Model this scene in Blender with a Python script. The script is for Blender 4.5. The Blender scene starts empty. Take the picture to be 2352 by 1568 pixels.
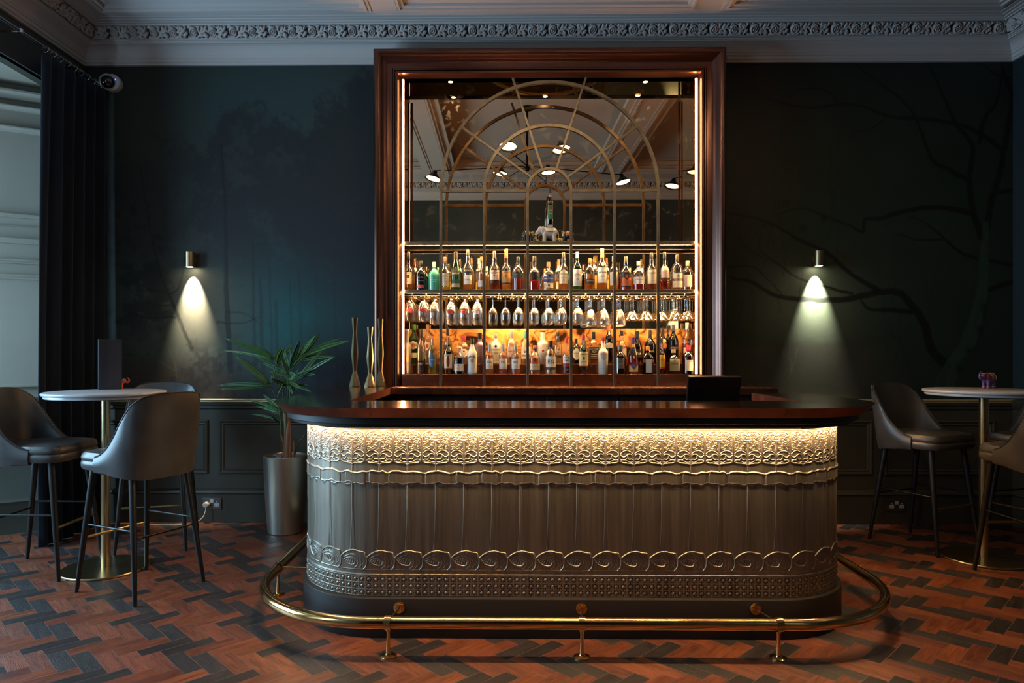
import bpy, math, random
import numpy as np
from math import sin, cos, pi, radians, sqrt, atan2
S = bpy.context.scene
COL = S.collection
rnd = random.Random(7)

# ------------------------------------------------------------------ camera, light, exposure
FPX, CAMZ, YAW = 1575.0, 1.32, radians(0.69)
PX, PY_ = 1152 - FPX * math.tan(YAW), 810.0
cam = bpy.data.cameras.new('camera'); cam_o = bpy.data.objects.new('camera', cam); COL.objects.link(cam_o)
cam_o.location = (0, 0, CAMZ); cam_o.rotation_euler = (pi / 2, 0, YAW)
cam.sensor_width = 36; cam.lens = FPX / 2352 * 36
cam.shift_x = (1176 - PX) / 2352; cam.shift_y = (PY_ - 784) / 2352
cam.clip_start = 0.05
S.camera = cam_o
vs = S.view_settings
vs.view_transform = 'Standard'; vs.look = 'None'; vs.gamma = 1; vs.use_curve_mapping = False
vs.exposure = 0.15
S.cycles.use_denoising = True
S.cycles.max_bounces = 12; S.cycles.transmission_bounces = 10; S.cycles.transparent_max_bounces = 32
S.cycles.glossy_bounces = 6; S.cycles.diffuse_bounces = 4
S.cycles.caustics_reflective = False; S.cycles.caustics_refractive = False
S.cycles.sample_clamp_indirect = 4.0
W = bpy.data.worlds.new('world'); S.world = W; W.use_nodes = True
W.node_tree.nodes['Background'].inputs[0].default_value = (0.45, 0.62, 0.9, 1)
W.node_tree.nodes['Background'].inputs[1].default_value = 0.15

def area(name, loc, target, sx, sy, col, power, spread=pi):
    l = bpy.data.lights.new(name, 'AREA'); l.shape = 'RECTANGLE'; l.size = sx; l.size_y = sy
    l.color = col; l.energy = power; l.spread = spread
    o = bpy.data.objects.new(name, l); COL.objects.link(o); o.location = loc
    from mathutils import Vector
    o.rotation_euler = (Vector(target) - Vector(loc)).to_track_quat('-Z', 'Y').to_euler()
    return o
# daylight through the bay window on the left and an added cool fill, no window there, nearer the camera
area('bay_window_daylight', (-4.62, 3.45, 1.62), (0, 3.1, 0.9), 2.5, 1.9, (0.42, 0.73, 1.0), 215)
area('added_left_fill', (-3.2, 0.95, 2.0), (0, 2.2, 1.6), 0.9, 2.2, (0.45, 0.75, 1.0), 30)

LED_BAR, LED_SIDE, ADDED_SHELF_LED, LAMP_DISC = 150.0, 105.0, 700.0, 78.0

# ------------------------------------------------------------------ materials
MATS = {}
def nd(nt, t, **kw):
    n = nt.nodes.new(t)
    for k, v in kw.items():
        if k.startswith('i_'):
            n.inputs[k[2:].replace('_', ' ')].default_value = v
        else: setattr(n, k, v)
    return n
def mat(name, col, rough=0.5, metal=0.0, spec=0.5, var=None, bump=None, em=None, aniso=None, coat=0.0, stretch=(1, 1, 1), sheen=0.0, rvar=0.0):
    """Principled material; var=(scale, amount) mottles the colour, bump=(scale, strength)."""
    m = bpy.data.materials.new(name); m.use_nodes = True; MATS[name] = m
    nt = m.node_tree; b = nt.nodes['Principled BSDF']
    c4 = (*col, 1)
    b.inputs['Base Color'].default_value = c4; b.inputs['Roughness'].default_value = rough
    b.inputs['Metallic'].default_value = metal; b.inputs['Specular IOR Level'].default_value = spec
    b.inputs['Coat Weight'].default_value = coat; b.inputs['Coat Roughness'].default_value = 0.15
    if sheen: b.inputs['Sheen Weight'].default_value = sheen
    if aniso: b.inputs['Anisotropic'].default_value = aniso
    if em: b.inputs['Emission Color'].default_value = (*em[0], 1); b.inputs['Emission Strength'].default_value = em[1]
    if var or bump or rvar:
        tc = nd(nt, 'ShaderNodeTexCoord'); mp = nd(nt, 'ShaderNodeMapping'); mp.inputs['Scale'].default_value = stretch
        nt.links.new(tc.outputs['Object'], mp.inputs[0])
    if var:
        n = nd(nt, 'ShaderNodeTexNoise'); n.inputs['Scale'].default_value = var[0]; n.inputs['Detail'].default_value = 6
        nt.links.new(mp.outputs[0], n.inputs['Vector'])
        r = nd(nt, 'ShaderNodeValToRGB'); a = var[1]
        r.color_ramp.elements[0].position = 0.3; r.color_ramp.elements[1].position = 0.7
        r.color_ramp.elements[0].color = (*[max(0, x * (1 - a)) for x in col], 1)
        hi = var[2] if len(var) > 2 else [min(1, x * (1 + a)) for x in col]
        r.color_ramp.elements[1].color = (*hi, 1)
        nt.links.new(n.outputs['Fac'], r.inputs[0]); nt.links.new(r.outputs[0], b.inputs['Base Color'])
    if rvar:
        n2 = nd(nt, 'ShaderNodeTexNoise'); n2.inputs['Scale'].default_value = 9; n2.inputs['Detail'].default_value = 5
        nt.links.new(mp.outputs[0], n2.inputs['Vector'])
        mr = nd(nt, 'ShaderNodeMapRange'); mr.inputs['To Min'].default_value = max(0.02, rough - rvar); mr.inputs['To Max'].default_value = rough + rvar
        nt.links.new(n2.outputs['Fac'], mr.inputs[0]); nt.links.new(mr.outputs[0], b.inputs['Roughness'])
    if bump:
        n = nd(nt, 'ShaderNodeTexNoise'); n.inputs['Scale'].default_value = bump[0]; n.inputs['Detail'].default_value = 5
        nt.links.new(mp.outputs[0], n.inputs['Vector'])
        bp = nd(nt, 'ShaderNodeBump'); bp.inputs['Strength'].default_value = bump[1]; bp.inputs['Distance'].default_value = 0.004
        nt.links.new(n.outputs['Fac'], bp.inputs['Height']); nt.links.new(bp.outputs[0], b.inputs['Normal'])
    return m
def emit(name, col, strength):
    m = bpy.data.materials.new(name); m.use_nodes = True; nt = m.node_tree; nt.nodes.clear()
    e = nd(nt, 'ShaderNodeEmission'); e.inputs[0].default_value = (*col, 1); e.inputs[1].default_value = strength
    o = nd(nt, 'ShaderNodeOutputMaterial'); nt.links.new(e.outputs[0], o.inputs[0]); MATS[name] = m; return m
def thin_glass(name, tint, blend=0.25, rough=0.03, gloss=(1, 1, 1)):
    """Blown glass: straight-through tinted transmission with a Fresnel sheen that rises to the rim."""
    m = bpy.data.materials.new(name); m.use_nodes = True; nt = m.node_tree; nt.nodes.clear()
    t = nd(nt, 'ShaderNodeBsdfTransparent'); t.inputs[0].default_value = (*tint, 1)
    g = nd(nt, 'ShaderNodeBsdfGlossy'); g.inputs['Roughness'].default_value = rough; g.inputs[0].default_value = (*gloss, 1)
    f = nd(nt, 'ShaderNodeLayerWeight'); f.inputs[0].default_value = blend
    mr = nd(nt, 'ShaderNodeMapRange'); mr.inputs['To Min'].default_value = 0.05; mr.inputs['To Max'].default_value = 0.85
    x = nd(nt, 'ShaderNodeMixShader'); o = nd(nt, 'ShaderNodeOutputMaterial')
    nt.links.new(f.outputs['Facing'], mr.inputs[0]); nt.links.new(mr.outputs[0], x.inputs[0])
    nt.links.new(t.outputs[0], x.inputs[1]); nt.links.new(g.outputs[0], x.inputs[2]); nt.links.new(x.outputs[0], o.inputs[0])
    MATS[name] = m; return m
def liquid(name, tint):
    m = bpy.data.materials.new(name); m.use_nodes = True; nt = m.node_tree; nt.nodes.clear()
    g = nd(nt, 'ShaderNodeBsdfRefraction'); g.inputs['Color'].default_value = (*tint, 1); g.inputs['IOR'].default_value = 1.30; g.inputs['Roughness'].default_value = 0.02
    t = nd(nt, 'ShaderNodeBsdfTransparent'); t.inputs[0].default_value = (*tint, 1)
    s = nd(nt, 'ShaderNodeBsdfTranslucent'); s.inputs[0].default_value = (*[c ** .8 for c in tint], 1)   # translucency added to make the clear spirit look brighter
    x = nd(nt, 'ShaderNodeMixShader'); x.inputs[0].default_value = 0.5; y = nd(nt, 'ShaderNodeMixShader'); y.inputs[0].default_value = 0.30; o = nd(nt, 'ShaderNodeOutputMaterial')
    nt.links.new(g.outputs[0], x.inputs[1]); nt.links.new(t.outputs[0], x.inputs[2]); nt.links.new(x.outputs[0], y.inputs[1]); nt.links.new(s.outputs[0], y.inputs[2]); nt.links.new(y.outputs[0], o.inputs[0])
    MATS[name] = m; return m

# ------------------------------------------------------------------ mesh builder
class MB:
    def __init__(s): s.v = []; s.f = []
    def add(s, vs, fs):
        o = len(s.v); s.v += [tuple(p) for p in vs]; s.f += [tuple(i + o for i in q) for q in fs]; return s
    def box(s, x0, x1, y0, y1, z0, z1):
        return s.add([(x0, y0, z0), (x1, y0, z0), (x1, y1, z0), (x0, y1, z0), (x0, y0, z1), (x1, y0, z1), (x1, y1, z1), (x0, y1, z1)],
                     [(0, 3, 2, 1), (4, 5, 6, 7), (0, 1, 5, 4), (1, 2, 6, 5), (2, 3, 7, 6), (3, 0, 4, 7)])
    def lathe(s, prof, n=24, c=(0, 0, 0), sq=0.0, sx=1, sy=1, rot=0.0):
        """prof = [(r, z)...] from bottom to top; sq>0 squares the section."""
        rings = []; vs = []
        for r, z in prof:
            if r < 1e-6: rings.append([len(vs)]); vs.append((c[0], c[1], c[2] + z)); continue
            ids = []
            for k in range(n):
                a = 2 * pi * k / n + rot; ca, sa = cos(a), sin(a); q = 1.0
                if sq: p = 2 + 6 * sq; q = (abs(cos(a - rot)) ** p + abs(sin(a - rot)) ** p) ** (-1 / p)
                ids.append(len(vs)); vs.append((c[0] + r * q * ca * sx, c[1] + r * q * sa * sy, c[2] + z))
            rings.append(ids)
        fs = []
        for a, b in zip(rings, rings[1:]):
            if len(a) == 1 and len(b) == 1: continue
            for k in range(n):
                k2 = (k + 1) % n
                if len(a) == 1: fs.append((a[0], b[k2], b[k]))
                elif len(b) == 1: fs.append((a[k], a[k2], b[0]))
                else: fs.append((a[k], a[k2], b[k2], b[k]))
        return s.add(vs, fs)
    def tube(s, pts, r, n=10, closed=False, cap=True, flat=1.0):
        P = np.array(pts, float); m = len(P)
        rr = np.full(m, r) if np.isscalar(r) else np.array(r, float)
        T = np.zeros_like(P)
        for i in range(m):
            if closed: T[i] = P[(i + 1) % m] - P[i - 1]
            else: T[i] = P[min(i + 1, m - 1)] - P[max(i - 1, 0)]
        T /= np.linalg.norm(T, axis=1)[:, None] + 1e-12
        up = np.array([0, 0, 1.0]) if abs(T[0][2]) < 0.9 else np.array([0, 1.0, 0])
        u = np.cross(up, T[0]); u /= np.linalg.norm(u)
        vs = []; 
        for i in range(m):
            u = u - T[i] * (u @ T[i]); u /= np.linalg.norm(u) + 1e-12; w = np.cross(T[i], u)
            for k in range(n):
                a = 2 * pi * k / n; vs.append(P[i] + rr[i] * (cos(a) * u + flat * sin(a) * w))
        fs = []
        for i in range(m if closed else m - 1):
            j = (i + 1) % m
            for k in range(n):
                k2 = (k + 1) % n; fs.append((i * n + k, i * n + k2, j * n + k2, j * n + k))
        if cap and not closed:
            fs.append(tuple(range(n - 1, -1, -1))); fs.append(tuple((m - 1) * n + k for k in range(n)))
        return s.add(vs, fs)
    def sweep(s, prof, path, closed=False):
        """prof = [(d, z)] d measured along the outward normal of a plan path [(x, y, nx, ny)]; stays open in profile unless given closed."""
        n = len(prof); vs = []
        for x, y, nx, ny in path:
            for d, z in prof: vs.append((x + nx * d, y + ny * d, z))
        m = len(path); fs = []
        for i in range(m if closed else m - 1):
            j = (i + 1) % m
            for k in range(n - 1): fs.append((i * n + k, j * n + k, j * n + k + 1, i * n + k + 1))
        return s.add(vs, fs)
    def ell(s, c, r, n=14, m=9, R=None):
        vs = [];  fs = []
        for i in range(m + 1):
            t = pi * i / m
            for k in range(n):
                a = 2 * pi * k / n; p = np.array([r[0] * sin(t) * cos(a), r[1] * sin(t) * sin(a), r[2] * cos(t)])
                if R is not None: p = R @ p
                vs.append(p + np.array(c))
        for i in range(m):
            for k in range(n):
                k2 = (k + 1) % n; fs.append((i * n + k, (i + 1) * n + k, (i + 1) * n + k2, i * n + k2))
        return s.add(vs, fs)
    def mesh(s, name, smooth=35):
        me = bpy.data.meshes.new(name); me.from_pydata([tuple(map(float, p)) for p in s.v], [], s.f); me.validate(); me.update()
        if smooth:
            me.polygons.foreach_set('use_smooth', [True] * len(me.polygons)); me.set_sharp_from_angle(angle=radians(smooth))
        return me
def link(name, me, m, parent=None, loc=None, rot=None):
    if m is not None and not me.materials: me.materials.append(MATS[m] if isinstance(m, str) else m)
    o = bpy.data.objects.new(name, me); COL.objects.link(o)
    if parent: o.parent = parent
    if loc: o.location = loc
    if rot: o.rotation_euler = rot
    return o
def obj(name, mb, m, parent=None, smooth=35, bevel=0.0, **kw):
    o = link(name, mb.mesh(name, smooth), m, parent, **kw)
    if bevel:
        b = o.modifiers.new('bevel', 'BEVEL'); b.width = bevel; b.segments = 2; b.limit_method = 'ANGLE'
    return o
def tag(o, label=None, cat=None, group=None, kind=None):
    if label: o['label'] = label
    if cat: o['category'] = cat
    if group: o['group'] = group
    if kind: o['kind'] = kind
    return o
def thing(name, label, cat, loc=(0, 0, 0), rot=0.0, group=None):
    o = bpy.data.objects.new(name, None); COL.objects.link(o); o.location = loc; o.rotation_euler = (0, 0, rot)
    o.empty_display_size = 0.1
    return tag(o, label, cat, group)
def struct(name, mb, m, smooth=35, label=None):
    o = obj(name, mb, m, None, smooth); o['kind'] = 'structure'; o['label'] = label or name.replace('_', ' '); o['category'] = name.split('_')[0]
    return o
def copy_tree(o, parent=None):
    c = o.copy(); COL.objects.link(c)
    if parent: c.parent = parent
    for ch in list(o.children): copy_tree(ch, c)
    return c
# measurement helpers: a pixel of the 2352x1568 photograph to a point on a plane of known depth or height
_F = np.array([-sin(YAW), cos(YAW), 0]); _R = np.array([cos(YAW), sin(YAW), 0])
def ray(x, y): return _F + (x - PX) / FPX * _R + (PY_ - y) / FPX * np.array([0, 0, 1.0])
def atY(x, y, Y): d = ray(x, y); return np.array([0, 0, CAMZ]) + d * Y / d[1]
def atZ(x, y, Z=0.0): d = ray(x, y); return np.array([0, 0, CAMZ]) + d * (Z - CAMZ) / d[2]
def cr(P, n=6):
    """Catmull-Rom through points."""
    P = [np.array(p, float) for p in P]; Q = [2 * P[0] - P[1]] + P + [2 * P[-1] - P[-2]]; out = []
    for i in range(1, len(Q) - 2):
        for k in range(n):
            t = k / n; a, b, c, d = Q[i - 1:i + 3]
            out.append(0.5 * (2 * b + (c - a) * t + (2 * a - 5 * b + 4 * c - d) * t * t + (3 * b - a - 3 * c + d) * t ** 3))
    out.append(P[-1]); return out
def grid_mesh(name, P, m, parent=None, col=None, attr='paint', flip=False):
    """P: (rows, cols, 3) array -> smooth quad grid; col: matching colours."""
    r, c = P.shape[:2]; me = bpy.data.meshes.new(name)
    idx = np.arange(r * c).reshape(r, c)
    q = np.stack([idx[:-1, :-1], idx[:-1, 1:], idx[1:, 1:], idx[1:, :-1]], -1).reshape(-1, 4)
    if flip: q = q[:, ::-1]
    nf = len(q); me.vertices.add(r * c); me.vertices.foreach_set('co', P.reshape(-1).astype(np.float32))
    me.loops.add(nf * 4); me.loops.foreach_set('vertex_index', q.reshape(-1).astype(np.int32))
    me.polygons.add(nf); me.polygons.foreach_set('loop_start', np.arange(0, nf * 4, 4, dtype=np.int32))
    me.polygons.foreach_set('loop_total', np.full(nf, 4, np.int32)); me.polygons.foreach_set('use_smooth', np.ones(nf, bool))
    me.update(calc_edges=True); me.validate()
    if col is not None:
        a = me.color_attributes.new(attr, 'FLOAT_COLOR', 'POINT')
        c4 = np.ones((r * c, 4), np.float32); c4[:, :3] = col.reshape(-1, 3); a.data.foreach_set('color', c4.reshape(-1))
    return link(name, me, m, parent)
def polydist(X, Y, pts):
    d = np.full(X.shape, 1e9)
    for (x0, y0), (x1, y1) in zip(pts, pts[1:]):
        dx, dy = x1 - x0, y1 - y0; L = dx * dx + dy * dy + 1e-12
        t = np.clip(((X - x0) * dx + (Y - y0) * dy) / L, 0, 1)
        d = np.minimum(d, np.hypot(X - x0 - t * dx, Y - y0 - t * dy))
    return d
def vnoise(x, y, seed):
    """value noise, then fbm() sums octaves"""
    g = np.random.RandomState(seed).rand(257, 257); xi = np.floor(x).astype(int); yi = np.floor(y).astype(int)
    fx = x - xi; fy = y - yi; fx = fx * fx * (3 - 2 * fx); fy = fy * fy * (3 - 2 * fy)
    a = g[xi % 257, yi % 257]; b = g[(xi + 1) % 257, yi % 257]; c = g[xi % 257, (yi + 1) % 257]; d = g[(xi + 1) % 257, (yi + 1) % 257]
    return (a * (1 - fx) + b * fx) * (1 - fy) + (c * (1 - fx) + d * fx) * fy
def fbm(x, y, seed, o=5):
    s = 0; a = 0.5
    for k in range(o): s = s + a * vnoise(x * 2 ** k, y * 2 ** k, seed + k); a *= 0.5
    return s
def sstep(a, b, x): t = np.clip((x - a) / (b - a), 0, 1); return t * t * (3 - 2 * t)
# ------------------------------------------------------------------ palette
mat('plaster', (0.54, 0.475, 0.45), 0.75, bump=(60, 0.08))
mat('frieze_plaster', (0.48, 0.45, 0.45), 0.8)
mat('frieze_ground', (0.05, 0.045, 0.045), 0.9)
mat('dado_paint', (0.058, 0.056, 0.043), 0.42, var=(3, 0.10), bump=(180, 0.05))
mat('bay_paint', (0.31, 0.275, 0.22), 0.45, var=(2.5, 0.06), bump=(120, 0.06))
mat('bay_dark_paint', (0.035, 0.037, 0.036), 0.45)
mat('gilt_paint', (0.50, 0.40, 0.22), 0.42, 0.35)
mat('copper', (0.36, 0.17, 0.115), 0.26, 1.0, var=(5, 0.35, (0.42, 0.20, 0.14)), rvar=0.08)
mat('frame_copper', (0.165, 0.082, 0.064), 0.30, 1.0, var=(2.2, 0.16, (0.195, 0.096, 0.074)), rvar=0.03)
mat('worktop_copper', (0.30, 0.15, 0.105), 0.13, 1.0, var=(3.5, 0.30, (0.36, 0.19, 0.14)), rvar=0.05)
mat('edge_copper', (0.31, 0.105, 0.068), 0.36, 0.8, var=(7, 0.45, (0.36, 0.13, 0.085)), rvar=0.08)
mat('grille_brass', (0.20, 0.165, 0.125), 0.42, 1.0, var=(14, 0.2))
mat('shelf_brass', (0.62, 0.44, 0.20), 0.28, 1.0)
mat('rail_brass', (0.80, 0.49, 0.20), 0.16, 1.0, var=(18, 0.12), rvar=0.06)
mat('brushed_brass', (0.52, 0.40, 0.22), 0.28, 1.0, var=(30, 0.12), stretch=(1, 1, 0.1))
mat('vase_brass', (0.55, 0.43, 0.25), 0.24, 1.0, var=(40, 0.15), stretch=(1, 1, 0.15))
mat('leather', (0.060, 0.055, 0.054), 0.34, var=(9, 0.22), bump=(240, 0.12))
mat('leather_piping', (0.035, 0.034, 0.036), 0.42)
mat('black_wood', (0.006, 0.006, 0.0065), 0.42)
mat('black_metal', (0.012, 0.012, 0.013), 0.32, 0.6)
mat('black_paint', (0.012, 0.012, 0.013), 0.45)
mat('bar_paint', (0.020, 0.016, 0.015), 0.48, 0.0, 0.3, var=(2, 0.1))
mat('marble_top', (0.50, 0.50, 0.52), 0.22, var=(7, 0.12))
mat('velvet', (0.0022, 0.0034, 0.0075), 0.95, sheen=0.22, var=(5, 0.3))
MATS['velvet'].node_tree.nodes['Principled BSDF'].inputs['Sheen Tint'].default_value = (.35, .58, 1, 1)
mat('chrome', (0.55, 0.55, 0.57), 0.18, 1.0)
mat('white_plastic', (0.62, 0.62, 0.62), 0.35)
mat('cream_plastic', (0.60, 0.52, 0.40), 0.4)
mat('dark_dome', (0.006, 0.006, 0.008), 0.04, 0.0, 0.9)
mat('socket_steel', (0.16, 0.15, 0.155), 0.35, 0.8)
mat('pot_metal', (0.46, 0.42, 0.36), 0.34, 0.85, var=(3, 0.05))
mat('pebble', (0.30, 0.27, 0.27), 0.8, var=(20, 0.4))
mat('leaf', (0.045, 0.125, 0.030), 0.42, 0, 0.4, var=(5, 0.35))
mat('leaf_dark', (0.028, 0.080, 0.024), 0.42, 0, 0.4, var=(5, 0.3))
mat('leaf_stalk', (0.06, 0.11, 0.035), 0.4)
mat('stem_husk', (0.26, 0.12, 0.06), 0.6, var=(14, 0.4), stretch=(1, 1, 0.15))
mat('ceramic_white', (0.58, 0.54, 0.50), 0.12, coat=0.4)
mat('screen_black', (0.004, 0.004, 0.005), 0.22)

# ------------------------------------------------------------------ room shell
YW, XL, XR, ZC = 5.345, -3.28, 3.95, 3.80
YB, YA = 0.57, -1.8                     # wall facing the bar (wide opening to the space the photograph is taken from), and its end

# floor: 225 x 75 mm herringbone, two dark blocks to three red ones along every zig-zag
def build_floor():
    L, Wd, ang = 0.2245, 0.07483, radians(44.4)
    U = np.array([cos(ang), sin(ang)]); V = np.array([U[1], -U[0]]); O = np.array([-2.041, 3.022])
    verts, uvs, cols, faces = [], [], [], []
    R_ = random.Random(3)
    x0, x1, y0, y1 = -5.4, XR + 0.05, YA - 0.05, YW + 0.05
    def plank(u0, v0, along_u, dark):
        du, dv = (L, Wd) if along_u else (Wd, L)
        c = [O + U * a + V * b for a, b in ((u0, v0), (u0 + du, v0), (u0 + du, v0 + dv), (u0, v0 + dv))]
        m = sum(c) / 4
        if not (x0 - .1 < m[0] < x1 + .1 and y0 - .1 < m[1] < y1 + .1): return
        i = len(verts); verts.extend([(p[0], p[1], 0) for p in c]); faces.append((i, i + 3, i + 2, i + 1))
        uv = [(0, 0), (L, 0), (L, Wd), (0, Wd)] if along_u else [(0, 0), (0, Wd), (L, Wd), (L, 0)]
        uvs.extend([uv[0], uv[3], uv[2], uv[1]])
        k = R_.uniform(0.78, 1.22); h = R_.uniform(-1, 1)
        col = (0.026 * k, 0.019 * k, 0.018 * k) if dark else ((0.172 + .02 * h) * k, (0.043 + .007 * h) * k, 0.0155 * k)
        cols.extend([(*col, R_.random() + (0 if along_u else 2))] * 4)
    n = 60
    for j in range(-n, n):
        for k in range(-2 * n, 2 * n):
            c = (k + 3 * j + 1) % 5
            u0, v0 = (k + 3 * j) * Wd, (k - 3 * j) * Wd
            plank(u0, v0, True, c in (0, 1)); plank(u0, v0 + Wd, False, c in (1, 2))
    me = bpy.data.meshes.new('floor'); me.from_pydata(verts, [], faces); me.update()
    me.uv_layers.new(name='plank'); me.color_attributes.new('plank_colour', 'FLOAT_COLOR', 'CORNER')
    uvl = me.uv_layers['plank']; ca = me.color_attributes['plank_colour']
    uvl.data.foreach_set('uv', np.array(uvs, np.float32).reshape(-1)); ca.data.foreach_set('color', np.array(cols, np.float32).reshape(-1))
    m = bpy.data.materials.new('herringbone'); m.use_nodes = True; nt = m.node_tree; b = nt.nodes['Principled BSDF']; lk = nt.links.new
    at = nd(nt, 'ShaderNodeAttribute', attribute_name='plank_colour'); uv = nd(nt, 'ShaderNodeUVMap', uv_map='plank')
    sx = nd(nt, 'ShaderNodeSeparateXYZ'); lk(uv.outputs[0], sx.inputs[0])
    def mth(op, a, b_=None):
        q = nd(nt, 'ShaderNodeMath', operation=op)
        for i, w in enumerate((a, b_)):
            if w is None: continue
            if isinstance(w, (int, float)): q.inputs[i].default_value = w
            else: lk(w, q.inputs[i])
        return q.outputs[0]
    ex = mth('MINIMUM', sx.outputs[0], mth('SUBTRACT', L, sx.outputs[0])); ey = mth('MINIMUM', sx.outputs[1], mth('SUBTRACT', Wd, sx.outputs[1]))
    edge = mth('LESS_THAN', mth('MINIMUM', ex, ey), 0.0012)
    cb = nd(nt, 'ShaderNodeCombineXYZ'); lk(mth('MULTIPLY', sx.outputs[0], 5.0), cb.inputs[0]); lk(mth('MULTIPLY', sx.outputs[1], 34.0), cb.inputs[1]); lk(mth('MULTIPLY', at.outputs['Alpha'], 57.0), cb.inputs[2])
    n1 = nd(nt, 'ShaderNodeTexNoise'); n1.inputs['Scale'].default_value = 1.6; n1.inputs['Detail'].default_value = 7; n1.inputs['Distortion'].default_value = 0.9; lk(cb.outputs[0], n1.inputs['Vector'])
    mr = nd(nt, 'ShaderNodeMapRange'); mr.inputs['From Min'].default_value = 0.3; mr.inputs['From Max'].default_value = 0.72; mr.inputs['To Min'].default_value = 0.42; mr.inputs['To Max'].default_value = 1.30; lk(n1.outputs['Fac'], mr.inputs[0])
    vm = nd(nt, 'ShaderNodeVectorMath', operation='SCALE'); lk(at.outputs['Color'], vm.inputs[0]); lk(mr.outputs[0], vm.inputs['Scale'])
    mx = nd(nt, 'ShaderNodeMix', data_type='RGBA'); lk(edge, mx.inputs['Factor']); lk(vm.outputs[0], mx.inputs['A']); mx.inputs['B'].default_value = (0.135, 0.085, 0.065, 1)
    lk(mx.outputs['Result'], b.inputs['Base Color'])
    n2 = nd(nt, 'ShaderNodeTexNoise'); n2.inputs['Scale'].default_value = 9; n2.inputs['Detail'].default_value = 4; lk(cb.outputs[0], n2.inputs['Vector'])
    m2 = nd(nt, 'ShaderNodeMapRange'); m2.inputs['To Min'].default_value = 0.34; m2.inputs['To Max'].default_value = 0.50; lk(n2.outputs['Fac'], m2.inputs[0])
    cross = mth('GREATER_THAN', at.outputs['Alpha'], 1.5); lk(mth('ADD', m2.outputs[0], mth('MULTIPLY', cross, 0.08)), b.inputs['Roughness'])
    bp = nd(nt, 'ShaderNodeBump'); bp.inputs['Strength'].default_value = 0.22; bp.inputs['Distance'].default_value = 0.003; lk(n2.outputs['Fac'], bp.inputs['Height']); lk(mth('ADD', mth('MULTIPLY', cross, 0.35), 0.15), bp.inputs['Strength']); lk(bp.outputs[0], b.inputs['Normal'])
    b.inputs['Specular IOR Level'].default_value = 0.62; b.inputs['Coat Weight'].default_value = 0.18; b.inputs['Coat Roughness'].default_value = 0.36
    MATS['herringbone'] = m
    o = link('floor', me, m); tag(o, 'red and dark brown herringbone wood floor', 'floor', kind='structure')
build_floor()

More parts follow.
